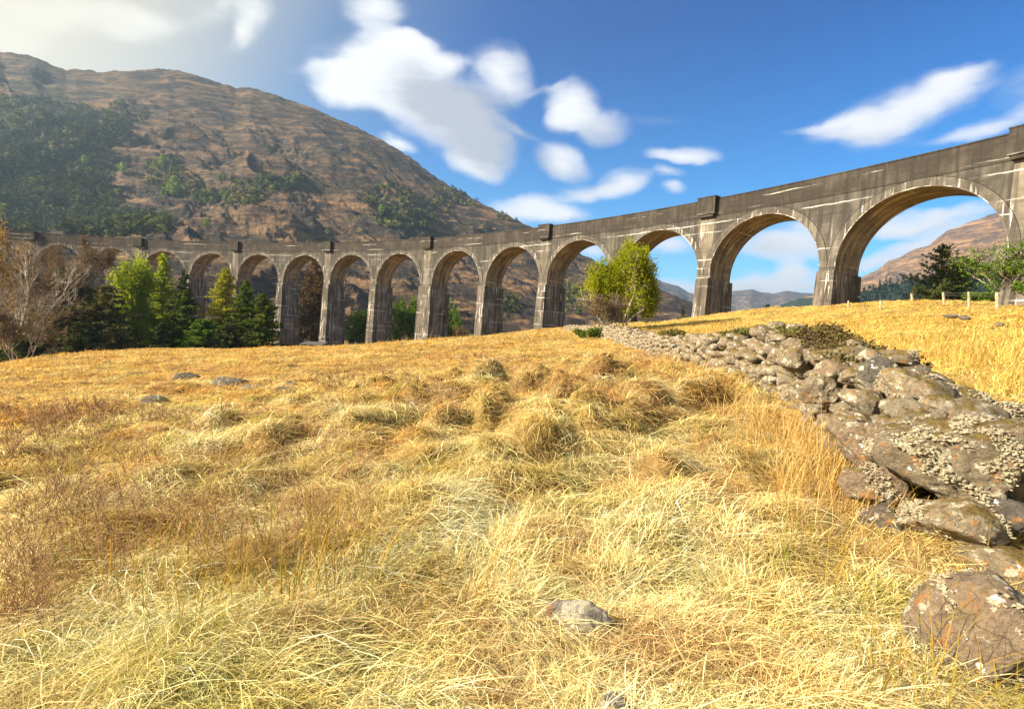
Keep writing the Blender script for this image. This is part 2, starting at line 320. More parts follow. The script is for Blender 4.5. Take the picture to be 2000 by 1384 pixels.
# ------------------------------------------------------------------ hills
def hill_mat(name, cols, rock, streak, green=None, sc=1.0, bump=6.):
    m, t = new_mat(name); g = N(t, 'ShaderNodeNewGeometry'); P = g.outputs['Position']
    u = N(t, 'ShaderNodeUVMap'); U = u.outputs[0]
    a = noise(t, mapped(t, P, (.006*sc, .006*sc, .012*sc)), 1, 7, .62)
    b = noise(t, mapped(t, P, (.018*sc, .018*sc, .11*sc), rot=(0, .18, 0)), 1, 7, .68, .3)
    c3 = noise(t, mapped(t, P, (.07*sc, .07*sc, .12*sc)), 1, 6, .7)
    c = mix(t, ramp(t, a, [(.35, 0), (.65, 1)]), cols[0], cols[1])
    c = mix(t, ramp(t, b, [(.42, 0), (.62, 1)]), c, cols[2])
    if green: c = mix(t, ramp(t, noise(t, mapped(t, P, (.004*sc, .004*sc, .008*sc), loc=(3, 1, 7)), 1, 6, .6), [(.54, 0), (.66, .8)]), c, green)
    rk = math_(t, 'MULTIPLY', ramp(t, a, [(.36, 0), (.52, 1)]), ramp(t, b, [(.45, 1), (.50, 0)]))
    rk = math_(t, 'MULTIPLY', rk, ramp(t, c3, [(.36, .35), (.56, 1)]))
    c = mix(t, rk, c, rock)
    c = mix(t, ramp(t, noise(t, mapped(t, P, (.05*sc, .05*sc, .22*sc), rot=(0, .25, 0), loc=(9, 4, 2)), 1, 8, .75), [(.44, .75), (.54, 0)]), c, tuple(x*.35 for x in cols[1]))
    sp = N(t, 'ShaderNodeTexVoronoi', i_Scale=.16*sc); L(t, P, sp.inputs['Vector'])
    c = mix(t, math_(t, 'MULTIPLY', ramp(t, sp.outputs['Distance'], [(.12, 1), (.3, 0)]), ramp(t, a, [(.42, .75), (.58, .1)])), c, streak)
    cr = noise(t, mapped(t, P, (.011*sc, .011*sc, .034*sc), rot=(0, .3, 0), loc=(2, 7, 5)), 1, 9, .66, .4)
    c = mix(t, math_(t, 'MULTIPLY', ramp(t, noise(t, mapped(t, P, (.008*sc, .008*sc, .06*sc), rot=(0, .12, 0), loc=(6, 1, 3)), 1, 8, .66), [(.53, 0), (.62, .85)]), ramp(t, cr, [(.46, 0), (.52, 1)])), c, tuple(min(x*1.2, .5) for x in cols[2]))
    c = mix(t, math_(t, 'MULTIPLY', ramp(t, cr, [(.435, .95), (.475, 0)]), ramp(t, c3, [(.3, .55), (.6, 1)])), c, tuple(x*.7 for x in rock))
    hgt = math_(t, 'ADD', math_(t, 'ADD', math_(t, 'MULTIPLY', cr, 2.2), math_(t, 'MULTIPLY', b, .6)), math_(t, 'MULTIPLY', c3, .4))
    out(t, princ(t, c, .95, bump=hgt, bd=bump, bs=.9)); return m
def build_hill(name, sil, D0, D1, mat, zb=-15., p=1.0, rough=1., cols=500, rows=220, seed=0, detail=.035, kind='structure', ridge=1.0, dist_fn=None):
    """a hillside rising from D0 metres to its crest at D1 metres, the crest following the skyline seen from the path"""
    dirs = np.array([ray(a, b) for a, b in sil]); azs = np.arctan2(dirs[:, 0], dirs[:, 1]); tel = dirs[:, 2]/np.hypot(dirs[:, 0], dirs[:, 1])
    az = np.linspace(azs[0], azs[-1], cols); te = np.interp(az, azs, tel)
    sx = np.array([s[0] for s in sil], float); pxs = np.interp(az, azs, sx)
    d0 = np.interp(pxs, *D0) if isinstance(D0, tuple) else np.full(cols, float(D0)); d1 = np.interp(pxs, *D1) if isinstance(D1, tuple) else np.full(cols, float(D1))
    tt = np.linspace(0, 1, rows); T, AZ = np.meshgrid(tt, az); te2 = te[:, None]; d0 = d0[:, None]; d1 = d1[:, None]
    D = d0+(d1-d0)*T**1.15
    tb = zb/d0
    e = tb+(te2-tb)*(T**p)
    Z = D*e
    X = D*np.sin(AZ); Y = D*np.cos(AZ)
    S = (d1-d0)
    nx = X/(S*.30); ny = Y/(S*.30)
    H = te2*d1-zb
    warp = fbm(nx*.8, ny*.8, 3, seed+50)
    n = fbm(nx*.7+warp*.8, Z/(H+1)*1.1+ny*.4, 7, seed, .52, ridged=True)-.9
    strata = fbm(nx*1.2+warp, Z/(H+1)*9+X/(S)*3, 5, seed+9, .6)
    env = np.sin(np.pi*np.clip(T, 0, 1))**.6*.9+.08
    fine = fbm(nx*9, ny*9+Z/(H+1)*14, 5, seed+19, .62)
    Z = Z+H*detail*rough*(n*1.35+strata*.5+fine*.22)*env
    crest = fbm(az*60., az*0+seed, 5, seed+3, .55)*H.mean()*.008*ridge
    Z[:, -1] += crest; Z[:, -2] += crest*.8
    # far side falling away
    k = 14; bt = np.linspace(.06, 1, k)[None, :]
    Db = d1*(1+.55*bt); Zb = Z[:, -1:]*(1-bt**.9)+zb*bt**.9-H*.02
    Xb = Db*np.sin(az)[:, None]; Yb = Db*np.cos(az)[:, None]
    X = np.c_[X, Xb]; Y = np.c_[Y, Yb]; Z = np.c_[Z, Zb+0*Xb]
    R2 = rows+k
    i0 = (np.arange(cols-1)[:, None]*R2+np.arange(R2-1)[None, :]).ravel()
    o = mesh(name, np.c_[X.ravel(), Y.ravel(), Z.ravel()], np.c_[i0, i0+R2, i0+R2+1, i0+1][:, ::-1], mat, smooth=True, uv=np.c_[X.ravel()*.001, Z.ravel()*.001])
    o['kind'] = kind
    return o, (az, X[:, :rows], Y[:, :rows], Z[:, :rows])
hm = hill_mat('heather_hill', ((.082, .054, .033), (.050, .036, .025), (.150, .088, .044)), (.020, .017, .017), (.045, .042, .020), (.045,.050,.022))
SIL = [(-900, 300), (-600, 190), (-300, 110), (-100, 92), (0, 103), (40, 106), (70, 112), (100, 125), (130, 137), (150, 135), (190, 140), (250, 138), (330, 136), (370, 145), (420, 160), (460, 172), (490, 170),
       (530, 185), (600, 207), (650, 228), (700, 248), (750, 275), (800, 305), (850, 345), (900, 375), (950, 402), (1000, 425), (1033, 441), (1090, 470), (1137, 497), (1165, 511), (1220, 537), (1275, 561), (1320, 578), (1362, 596), (1400, 612)]
hill, HG = build_hill('hill', SIL, ([-900, 300, 1000, 1400], [260, 240, 260, 420]), ([-900, 0, 600, 1000, 1400], [1500, 1500, 1250, 1050, 900]), hm, zb=-11, p=1.05, cols=1000, rows=420, seed=3, detail=.052)
tag(hill, 'large brown heather hill with rocky outcrops behind the viaduct', 'hill')
hm2 = hill_mat('grassy_mountain', ((.20, .115, .055), (.15, .088, .045), (.24, .145, .07)), (.08, .06, .05), (.11, .08, .04), None, sc=.8, bump=5)
S2 = [(1500, 600), (1600, 572), (1676, 543), (1708, 531), (1738, 508), (1750, 505), (1781, 489), (1817, 477), (1829, 466), (1853, 449), (1878, 439), (1944, 416), (2000, 400), (2080, 385), (2200, 390), (2400, 430), (2800, 500)]
h2, _ = build_hill('hill', S2, 700, 2600, hm2, zb=-20, p=1.0, cols=420, rows=200, seed=21, detail=.03); tag(h2, 'tawny mountain with bare rock steps seen through the widest arch', 'hill')
fm = hill_mat('forest_hill', ((.018, .035, .026), (.028, .046, .03), (.022, .04, .03)), (.03, .05, .03), (.014, .026, .018), None, sc=5., bump=4)
S3 = [(1600, 600), (1640, 580), (1674, 572), (1720, 560), (1762, 551), (1783, 549), (1872, 528), (1899, 531), (2000, 536), (2200, 520), (2600, 540)]
h3, G3 = build_hill('forested_slope', S3, 300, 900, fm, zb=-12, cols=360, rows=120, seed=31, detail=.02, ridge=3); tag(h3, 'dark conifer covered lower slope under the tawny mountain', 'hill')
bm_ = hill_mat('far_mountain', ((.10, .075, .06), (.07, .06, .05), (.13, .1, .075)), (.05, .05, .05), (.06, .05, .045), None, sc=.4, bump=8)
S4 = [(1080, 560), (1160, 520), (1220, 518), (1268, 536), (1285, 545), (1300, 552), (1325, 559), (1345, 571), (1390, 586), (1440, 600)]
h4, _ = build_hill('hill', S4, 1800, 3800, bm_, zb=-20, cols=260, rows=120, seed=41, detail=.04); tag(h4, 'blue grey ridge falling to the right behind the birch', 'hill')
S5 = [(1180, 600), (1300, 585), (1380, 574), (1427, 569), (1450, 567), (1470, 565), (1490, 571), (1510, 573), (1535, 568), (1560, 571), (1600, 574), (1700, 585), (1800, 600)]
h5, _ = build_hill('hill', S5, 2400, 4300, bm_, zb=-20, cols=260, rows=100, seed=51, detail=.05); tag(h5, 'pale far mountain range on the skyline under the arches', 'hill')
S6 = [(1440, 618), (1490, 606), (1520, 597), (1560, 583), (1600, 580), (1640, 584), (1700, 592), (1760, 605)]
h6, _ = build_hill('forested_slope', S6, 900, 1800, fm, zb=-15, cols=200, rows=80, seed=61, detail=.02, ridge=3); tag(h6, 'small dark wooded knoll beyond the middle arches', 'hill')

# ------------------------------------------------------------------ viaduct
VO = np.array([-138.19, -45.21]); VR = 204.71; VT0 = .545; SP = 17.07; WIDE = 2.15
ZT, ZC, ZL, AR = 21.06, 17.65, 9.53, 7.62; ZS = ZC-AR; DEP = 5.5
def pa(k): return k*SP+(WIDE if k > 5 else (WIDE/2 if k == 5 else 0))     # pier centre along the curve
def vp(a, d, z):
    th = VT0+np.asarray(a)/VR; r = VR+np.asarray(d)
    return np.stack([VO[0]+r*np.cos(th), VO[1]+r*np.sin(th), np.asarray(z)+0*r], -1)
def conc(name, top_dark, base, dark, white, wamt):
    m, t = new_mat(name); g = N(t, 'ShaderNodeNewGeometry'); P = g.outputs['Position']; u = N(t, 'ShaderNodeUVMap'); U = u.outputs[0]
    sep = N(t, 'ShaderNodeSeparateXYZ'); L(t, U, sep.inputs[0])
    lifts = noise(t, mapped(t, U, (.12, 2.6, 1)), 1, 5, .7); fine = noise(t, P, 2.2, 8, .7)
    brd = noise(t, mapped(t, U, (.25, 6.5, 1), loc=(3, 3, 0)), 1, 3, .6)
    strk = noise(t, mapped(t, U, (1.6, .10, 1)), 1, 5, .65); blot = noise(t, P, .35, 5, .6)
    c = mix(t, ramp(t, lifts, [(.38, 0), (.62, 1)]), base, tuple(x*.62 for x in base))
    c = mix(t, ramp(t, brd, [(.40, .75), (.52, 0)]), c, tuple(x*.5 for x in base))
    c = mix(t, ramp(t, fine, [(.35, .0), (.7, .75)]), c, tuple(x*.55 for x in base))
    c = mix(t, ramp(t, blot, [(.45, 0), (.62, .6)]), c, tuple(x*1.5 for x in base))
    c = mix(t, ramp(t, strk, [(.46, 0), (.60, .92)]), c, dark)
    tb = math_(t, 'GREATER_THAN', sep.outputs[1], ZT-2.55)
    c = mix(t, math_(t, 'MULTIPLY', tb, top_dark), c, tuple(x*.33 for x in base))
    # lime runs: ragged horizontal seams and drips below them
    zz = math_(t, 'ADD', sep.outputs[1], math_(t, 'MULTIPLY', noise(t, mapped(t, U, (.35, .35, 1)), 1, 5, .6), .5))
    fr = math_(t, 'ABSOLUTE', math_(t, 'SUBTRACT', math_(t, 'FRACT', math_(t, 'DIVIDE', zz, 1.32)), .5))
    seam = ramp(t, fr, [(.0, 1), (.035, .9), (.06, .0)])
    gate = ramp(t, noise(t, mapped(t, U, (.09, .55, 1), loc=(5, 3, 0)), 1, 5, .62), [(.54, 0), (.62, 1)])
    w1 = math_(t, 'MULTIPLY', seam, gate)
    drip = ramp(t, noise(t, mapped(t, U, (3.2, .16, 1), loc=(9, 1, 0)), 1, 4, .65), [(.60, 0), (.68, 1)])
    w2 = math_(t, 'MULTIPLY', drip, ramp(t, noise(t, mapped(t, U, (.3, .25, 1), loc=(1, 8, 0)), 1, 3), [(.50-.07*wamt, 0), (.62-.07*wamt, 1)]))
    w = math_(t, 'MULTIPLY', math_(t, 'MAXIMUM', w1, math_(t, 'MULTIPLY', w2, wamt)), ramp(t, fine, [(.3, .4), (.55, 1)]), clamp=True)
    c = mix(t, w, c, white)
    out(t, princ(t, c, .92, bump=math_(t, 'ADD', math_(t, 'MULTIPLY', lifts, .7), fine), bd=.07, bs=.8)); return m
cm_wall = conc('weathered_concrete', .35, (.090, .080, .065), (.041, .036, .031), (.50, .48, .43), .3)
cm_pier = conc('streaked_concrete', 0., (.215, .182, .142), (.060, .050, .040), (.62, .60, .53), 1.9)  # base colour lightened to lift the pier reveals out of shade
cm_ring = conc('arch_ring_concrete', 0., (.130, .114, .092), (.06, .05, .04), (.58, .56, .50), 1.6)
cm_pil = conc('pale_pilaster_concrete', 0., (.185, .158, .120), (.09, .075, .058), (.58, .56, .50), 1.5)
cm_but = conc('buttress_concrete', 0., (.140, .118, .094), (.045, .037, .03), (.62, .60, .54), 2.4)
cm_sof = conc('soffit_concrete', 0., (.27, .205, .125), (.085, .062, .042), (.55, .50, .40), 1.7)  # warm pale base colour carries the light bounced up under the arches
cm_top = conc('dark_parapet_concrete', 0., (.060, .050, .040), (.032, .027, .022), (.4, .4, .36), .12)  # parapets and refuges: darker base colour than the walls below
dark_joint, t = new_mat('dark_joint'); out(t, princ(t, (.02, .017, .014)))
lime_m, t = new_mat('lime_edge'); g = N(t, 'ShaderNodeNewGeometry')
out(t, princ(t, mix(t, ramp(t, noise(t, g.outputs['Position'], .55, 6, .7), [(.50, 0), (.60, 1)]), (.12, .10, .08), (.50, .48, .43)), .9))
via = empty('viaduct', vp(pa(4), 2.5, -6).tolist(), label='long curved grey concrete railway viaduct with tall round arches', cat='viaduct')
def boxs(a0, a1, d0, d1, z0, z1, seg=1, d0b=None, a_bat=0., d1b=None):
    """box along the curve; the bottom may be pushed out (batter)"""
    d0b = d0 if d0b is None else d0b; d1b = d1 if d1b is None else d1b
    A = np.linspace(0, 1, seg+1); V = []; UV = []
    for s in A:
        at_t = a0+(a1-a0)*s; at_b = (a0-a_bat)+((a1+a_bat)-(a0-a_bat))*s
        for (aa, d, z) in ((at_b, d0b, z0), (at_t, d0, z1), (at_t, d1, z1), (at_b, d1b, z0)):
            V.append(vp(aa, d, z)); UV.append((aa+d, z))
    V = np.array(V); UV = np.array(UV); Q = []
    for i in range(seg):
        b = i*4
        for j in range(4): Q.append((b+j, b+(j+1) % 4, b+4+(j+1) % 4, b+4+j))
    e = seg*4; Q.append((0, 3, 2, 1)); Q.append((e, e+1, e+2, e+3))
    return V, np.array(Q)[:, ::-1], UV
def join(parts):
    Vs, Qs, Us = [], [], []; o = 0
    for V, Q, U in parts:
        Vs.append(V); Qs.append(Q+o); Us.append(U); o += len(V)
    return np.concatenate(Vs), np.concatenate(Qs), np.concatenate(Us)
def arch_strip(k, r_in, r_out, d0, d1, n=40):
    """half ring of rectangular section between two radii"""
    ac = (pa(k)+pa(k+1))/2
    if k == 4: ac = pa(4)+SP/2
    if k == 5: ac = pa(6)-SP/2
    th = np.linspace(0, np.pi, n+1); V = []; UV = []
    for tt_ in th:
        for (r, d) in ((r_in, d0), (r_out, d0), (r_out, d1), (r_in, d1)):
            V.append(vp(ac+r*math.cos(tt_), d, ZS+r*math.sin(tt_))); UV.append((ac+r*math.cos(tt_), ZS+r*math.sin(tt_)))
    Q = []
    for i in range(n):
        b = i*4
        for j in range(4): Q.append((b+j, b+(j+1) % 4, b+4+(j+1) % 4, b+4+j))
    e = n*4; Q += [(0, 3, 2, 1), (e, e+1, e+2, e+3)]
    return np.array(V), np.array(Q), np.array(UV)
K0, K1 = -3, 16
ZW = ZT-2.55                                         # bottom of the parapet band
# spandrel walls and arch barrels
for k in range(K0, K1):
    ac = (pa(k)+pa(k+1))/2
    if k == 4: ac = pa(4)+SP/2
    if k == 5: ac = pa(6)-SP/2
    # spandrel wall with its arched opening, front and back skins and top
    aL, aR = pa(k), pa(k+1); n = 44
    th = np.linspace(0, np.pi, n+1); aa = np.concatenate([[aR], ac+AR*np.cos(th), [aL]]); zl = np.concatenate([[ZS-.5], ZS+AR*np.sin(th), [ZS-.5]])
    aa = np.concatenate([[aR, ac+AR], ac+AR*np.cos(th), [ac-AR, aL]]); zl = np.concatenate([[ZL, ZL], ZS+AR*np.sin(th), [ZL, ZL]])
    m = len(aa); V = []; UV = []
    for (a, z) in zip(aa, zl):
        for (zz, d) in ((z, 0), (ZW, 0), (ZW, DEP), (z, DEP)):
            V.append(vp(a, d, zz)); UV.append((a, zz))
    Q = []
    for i in range(m-1):
        b = i*4
        for j in (0, 1, 2): Q.append((b+j, b+4+j, b+4+j+1, b+j+1))
        if i in (0, m-2): Q.append((b+3, b+7, b+4, b))
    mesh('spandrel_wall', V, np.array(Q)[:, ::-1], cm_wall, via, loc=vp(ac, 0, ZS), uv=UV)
    # barrel soffit with the reveals below it
    V = []; UV = []; arc = 0; prev = None
    prof = [(ac+AR, ZL)]+[(ac+AR*math.cos(x), ZS+AR*math.sin(x)) for x in th]+[(ac-AR, ZL)]
    for (a, z) in prof:
        if prev: arc += math.hypot(a-prev[0], z-prev[1])
        prev = (a, z)
        for d in (0.0, DEP): V.append(vp(a, d, z-.002)); UV.append((d*1.0+k*7.7, arc*-1 if arc < 13 else arc-26))
    i0 = np.arange(len(prof)-1)*2
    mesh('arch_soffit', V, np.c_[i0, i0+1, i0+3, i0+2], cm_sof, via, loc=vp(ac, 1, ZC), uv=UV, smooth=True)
    V, Q, UV = arch_strip(k, AR-.0, AR+.88, -.05, .02)
    ro = mesh('arch_ring', V, Q, cm_ring, via, loc=vp(ac, 0, ZC), uv=UV)
    V, Q, UV = arch_strip(k, AR+.87, AR+.935, -.045, .02)
    mesh('joint', V, Q, dark_joint, ro, loc=vp(ac, 0, ZC), uv=UV)
    V, Q, UV = arch_strip(k, AR-.012, AR+.07, -.062, .03)
    mesh('lime_edge', V, Q, lime_m, ro, loc=vp(ac, 0, ZC), uv=UV)
# piers
for k in range(K0, K1+1):
    a = pa(k); hw = (SP-2*AR)/2+(WIDE/2 if k == 5 else 0); zb = -26
    sh = boxs(a-hw, a+hw, .0, DEP, zb, ZL, d0b=-.0, a_bat=.25)
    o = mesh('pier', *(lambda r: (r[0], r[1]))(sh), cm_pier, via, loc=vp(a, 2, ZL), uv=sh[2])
    bt = join([boxs(a-hw-.1, a+hw+.1, -.32, .75, zb, ZL-.08, d0b=-1.35, a_bat=.5), boxs(a-hw-.06, a+hw+.06, -.22, .7, ZL-.08, ZL+.1)])
    mesh('buttress', bt[0], bt[1], cm_but, o, loc=vp(a, 0, ZL), uv=bt[2])
    bt = boxs(a-hw-.12, a+hw+.12, DEP-.75, DEP+.55, zb, ZL-.05, d1b=DEP+1.75, a_bat=.55)
    mesh('buttress', bt[0], bt[1], cm_but, o, loc=vp(a, DEP, ZL), uv=bt[2])
# parapets, deck, refuges
n = 150; pr = boxs(pa(K0), pa(K1), -.07, .45, ZW, ZT-.14, n); cp = boxs(pa(K0), pa(K1), -.14, .52, ZT-.14, ZT, n); st = boxs(pa(K0), pa(K1), -.16, .0, ZW-.12, ZW+.1, n)
j = join([pr, cp]); mesh('parapet', j[0], j[1], cm_top, via, uv=j[2])
j = join([boxs(pa(K0), pa(K1), DEP-.45, DEP+.07, ZW, ZT-.14, n), boxs(pa(K0), pa(K1), DEP-.52, DEP+.14, ZT-.14, ZT, n)]); mesh('parapet', j[0], j[1], cm_top, via, uv=j[2])
j = boxs(pa(K0), pa(K1), .4, DEP-.4, ZW-.3, ZW+1.1, n); mesh('deck', j[0], j[1], cm_wall, via, uv=j[2])
for k in range(-3, 17, 2):
    a = pa(k)
    for (sgn, dd) in ((1, 0), (-1, DEP)):
        def bb(a0, a1, d0, d1, z0, z1):
            x, y = (d0, d1) if sgn == 1 else (DEP-d1, DEP-d0)
            return boxs(a0, a1, x, y, z0, z1)
        j = join([bb(a-1.45, a+1.45, -.78, .5, ZT-2.25, ZT+.12), bb(a-1.5, a+1.5, -.84, .55, ZT+.12, ZT+.27), bb(a-1.2, a+1.2, -.62, -.06, ZT-2.62, ZT-2.25)])
        mesh('refuge', j[0], j[1], cm_top, via, uv=j[2], loc=vp(a, dd, ZT))
for k in range(-3, 17, 2):
    a = pa(k); j = boxs(a-1.1, a+1.1, -.035, .02, ZL+.11, ZW-.13)
    mesh('pilaster', j[0], j[1], cm_pil, via, uv=j[2], loc=vp(a, 0, ZC))
# hillside closing the two ends of the viaduct lies under the ground sheet

# ------------------------------------------------------------------ stones
_ico = {}
def ico(n):
    if n not in _ico:
        b = bmesh.new(); bmesh.ops.create_icosphere(b, subdivisions=n, radius=1)
        _ico[n] = (np.array([v.co[:] for v in b.verts]), np.array([[v.index for v in f.verts] for f in b.faces])); b.free()
    return _ico[n]
def rotm(r=None):
    r = r or rng; q_ = r.normal(size=4); q_ /= np.linalg.norm(q_); w, x, y, z = q_
    return np.array([[1-2*(y*y+z*z), 2*(x*y-z*w), 2*(x*z+y*w)], [2*(x*y+z*w), 1-2*(x*x+z*z), 2*(y*z-x*w)], [2*(x*z-y*w), 2*(y*z+x*w), 1-2*(x*x+y*y)]])
def rock(n, size, r, planes=11, rough=.05, sharp=.86):
    V, Fc = ico(n); V = V@rotm(r).T
    nn = r.normal(size=(planes, 3)); nn /= np.linalg.norm(nn, axis=1)[:, None]; dd = r.uniform(sharp*.82, 1.02, planes)
    dots = V@nn.T; rad = np.min(np.where(dots > .05, dd[None, :]/np.maximum(dots, .05), 9), axis=1); rad = np.minimum(rad, 1.12)
    for i in range(7 if n > 3 else 4):
        f = 2.2*1.9**i; w = r.normal(size=(3, 3))*f; ph = r.uniform(0, 6, 3)
        rad = rad+rough*.68**i*(np.sin(V@w[0]+ph[0])*np.sin(V@w[1]+ph[1])+.5*np.sin(V@w[2]+ph[2]))
    V = V*rad[:, None]; V = (V-(V.max(0)+V.min(0))/2)/((V.max(0)-V.min(0))/2)
    return V*np.asarray(size)[None, :], Fc
def stone_mat(name, base, warm, lich=.5, orange=.3, moss=.2, sc=1.0):
    m, t = new_mat(name); g = N(t, 'ShaderNodeNewGeometry'); P = g.outputs['Position']
    a = noise(t, P, 2.2*sc, 6, .65); b = noise(t, P, 14*sc, 6, .75); c_ = noise(t, mapped(t, P, (1, 1, 1), loc=(7, 3, 1)), 5*sc, 5, .6)
    isl = g.outputs['Random Per Island']
    c = mix(t, ramp(t, a, [(.38, 0), (.62, 1)]), base, warm)
    c = mix(t, math_(t, 'MULTIPLY', isl, .75), c, tuple(x*.5 for x in base))
    c = mix(t, ramp(t, b, [(.42, .95), (.60, 0)]), c, tuple(x*.42 for x in base))
    ck = N(t, 'ShaderNodeTexVoronoi', feature='DISTANCE_TO_EDGE', i_Scale=3.2*sc); L(t, vm(t, 'ADD', P, vm(t, 'SCALE', g.outputs['Normal'], .12)), ck.inputs['Vector'])
    c = mix(t, math_(t, 'MULTIPLY', ramp(t, ck.outputs['Distance'], [(.0, .85), (.035, 0)]), ramp(t, a, [(.45, 0), (.55, 1)])), c, tuple(x*.15 for x in base))
    c = mix(t, math_(t, 'MULTIPLY', ramp(t, c_, [(.60-.16*orange, 0), (.66-.16*orange, .8)]), ramp(t, b, [(.4, .3), (.6, 1)])), c, (.34, .15, .03))
    c = mix(t, math_(t, 'MULTIPLY', ramp(t, noise(t, mapped(t, P, loc=(1, 9, 4)), 4.2*sc, 7, .62, .3), [(.63-.15*lich, 0), (.65-.15*lich, 1)]), ramp(t, b, [(.3, .5), (.5, 1)])), c, (.42, .38, .28))
    c = mix(t, ramp(t, noise(t, mapped(t, P, loc=(4, 2, 9)), 6.5*sc, 4, .5), [(.70-.06*lich, 0), (.715-.06*lich, .95)]), c, (.78, .77, .72))
    sep = N(t, 'ShaderNodeSeparateXYZ'); L(t, g.outputs['Normal'], sep.inputs[0])
    mo = math_(t, 'MULTIPLY', ramp(t, sep.outputs[2], [(.3, 0), (.8, 1)]), ramp(t, noise(t, mapped(t, P, loc=(8, 8, 2)), 3*sc, 5), [(.60-.2*moss, 0), (.68-.2*moss, 1)]))
    c = mix(t, mo, c, mix(t, ramp(t, b, [(.35, 0), (.65, 1)]), (.07, .045, .015), (.22, .16, .045)))
    h = math_(t, 'ADD', b, math_(t, 'ADD', math_(t, 'MULTIPLY', noise(t, P, 45*sc, 4, .7), .4), math_(t, 'MULTIPLY', c_, 1.6)))
    out(t, princ(t, c, .93, bump=h, bd=.06/sc, bs=1.0)); return m
sm_wall = stone_mat('lichened_stone', (.38, .315, .225), (.33, .25, .155), .46, .10, .75, 1.9)
sm_big = stone_mat('boulder_stone', (.36, .295, .20), (.40, .29, .165), .45, .2, .8, 2.3)
sm_red = stone_mat('reddish_stone', (.38, .285, .195), (.42, .29, .165), .35, .10, .35, 2.0)
sm_field = stone_mat('field_stone', (.20, .175, .145), (.25, .20, .14), .3, .1, .35, 2.2)
sm_pale2 = stone_mat('sandy_boulder_stone', (.47, .375, .25), (.40, .30, .18), .5, .2, .7, 2.6)
sm_pale = stone_mat('pale_stone', (.40, .36, .32), (.30, .26, .22), .7, .1, .1, 1.8)
lm, t = new_mat('crusty_lichen'); g = N(t, 'ShaderNodeNewGeometry')
c = mix(t, ramp(t, noise(t, g.outputs['Position'], 40, 4), [(.35, 0), (.65, 1)]), (.26, .215, .135), (.46, .40, .275)); out(t, princ(t, c, .95, bump=noise(t, g.outputs['Position'], 160, 3), bd=.01, bs=1))
# wall path (x, y) and height of its top above the ground
WP = np.array([(3.75, 4.35), (4.15, 5.2), (4.75, 6.6), (5.3, 8.4), (5.75, 11), (6.05, 14.5), (6.3, 19), (6.75, 25), (7.5, 34), (8.3, 45), (8.0, 56), (6.9, 66)])
WH = np.array([1.05, 1.15, 1.15, 1.22, 1.22, 1.12, 1.0, .95, .95, .95, .7, .5])
ws = np.r_[0, np.cumsum(np.hypot(*np.diff(WP, axis=0).T))]
def wpt(s):
    x = np.interp(s, ws, WP[:, 0]); y = np.interp(s, ws, WP[:, 1]); x2 = np.interp(s+.4, ws, WP[:, 0]); y2 = np.interp(s+.4, ws, WP[:, 1]); x1 = np.interp(s-.4, ws, WP[:, 0]); y1 = np.interp(s-.4, ws, WP[:, 1])
    tx, ty = x2-x1, y2-y1; l = math.hypot(tx, ty)+1e-9; return x, y, tx/l, ty/l, np.interp(s, ws, WH)
wall = empty('drystone_wall', (4.75, 6.6, g1(4.75, 6.6)), label='old drystone wall of lichened boulders running away to the birch', cat='stone wall')
wr = np.random.default_rng(5)
Vs, Fs_, Cs, o_ = [], [], [], 0
s = .25
while s < ws[-1]-.2:
    x, y, tx, ty, H = wpt(s); nx, ny = -ty, tx      # n points to the left (camera) side
    sz = wr.uniform(.15, .23) if s > 12 else wr.uniform(.18, .29)
    if s > 26: sz *= 1.2
    zg = float(base_z(np.array([x]), np.array([y]))[0])-.1
    row = 0; z = 0
    lev = 3 if s < 9 else (2 if s < 30 else 1)
    while z < H:
        hz = wr.uniform(.75, 1.1)*sz
        f = z/H; half = .46-.20*f
        for side in (1, -1):
            jx = wr.uniform(-.5, .5)*sz*1.2; jn = half+wr.uniform(-.11, .10)
            wdt = sz*wr.uniform(.55, .90)
            if wr.random() < .12: wdt *= 1.35
            V, Fc = rock(lev+1 if s < 4 else lev, (wdt, sz*.95, hz*wr.uniform(.54, .74)*(wdt/sz)**.3), wr, planes=9, rough=.065, sharp=.72)
            ang = math.atan2(ty, tx)+wr.uniform(-.35, .35); ca, sa = math.cos(ang), math.sin(ang); til = wr.uniform(-.35, .35)
            Vx = V[:, 0]*math.cos(til)-V[:, 2]*math.sin(til); Vz = V[:, 0]*math.sin(til)+V[:, 2]*math.cos(til)
            P_ = np.c_[x+tx*jx+nx*side*jn+Vx*ca-V[:, 1]*sa, y+ty*jx+ny*side*jn+Vx*sa+V[:, 1]*ca, zg+z+hz*.5+Vz+wr.uniform(-.03, .03)]
            Vs.append(P_); Fs_.append(Fc+o_); o_ += len(P_)
        z += hz*.98; row += 1
    for _ in range(2):
        V, Fc = rock(lev, (sz*wr.uniform(.5, .85), sz*.7, sz*wr.uniform(.4, .6)), wr, rough=.06, sharp=.72); V = V@np.array([[tx, ty, 0], [-ty, tx, 0], [0, 0, 1]])
        P_ = V+np.array([x+nx*wr.uniform(-.18, .18)+tx*wr.uniform(-.1, .1), y+ny*wr.uniform(-.18, .18), zg+z+wr.uniform(-.1, .04)])
        Vs.append(P_); Fs_.append(Fc+o_); o_ += len(P_)
    s += sz*1.45
mesh('stones', np.concatenate(Vs), np.concatenate(Fs_), sm_wall, wall, smooth=True, loc=(6, 12, -.8))
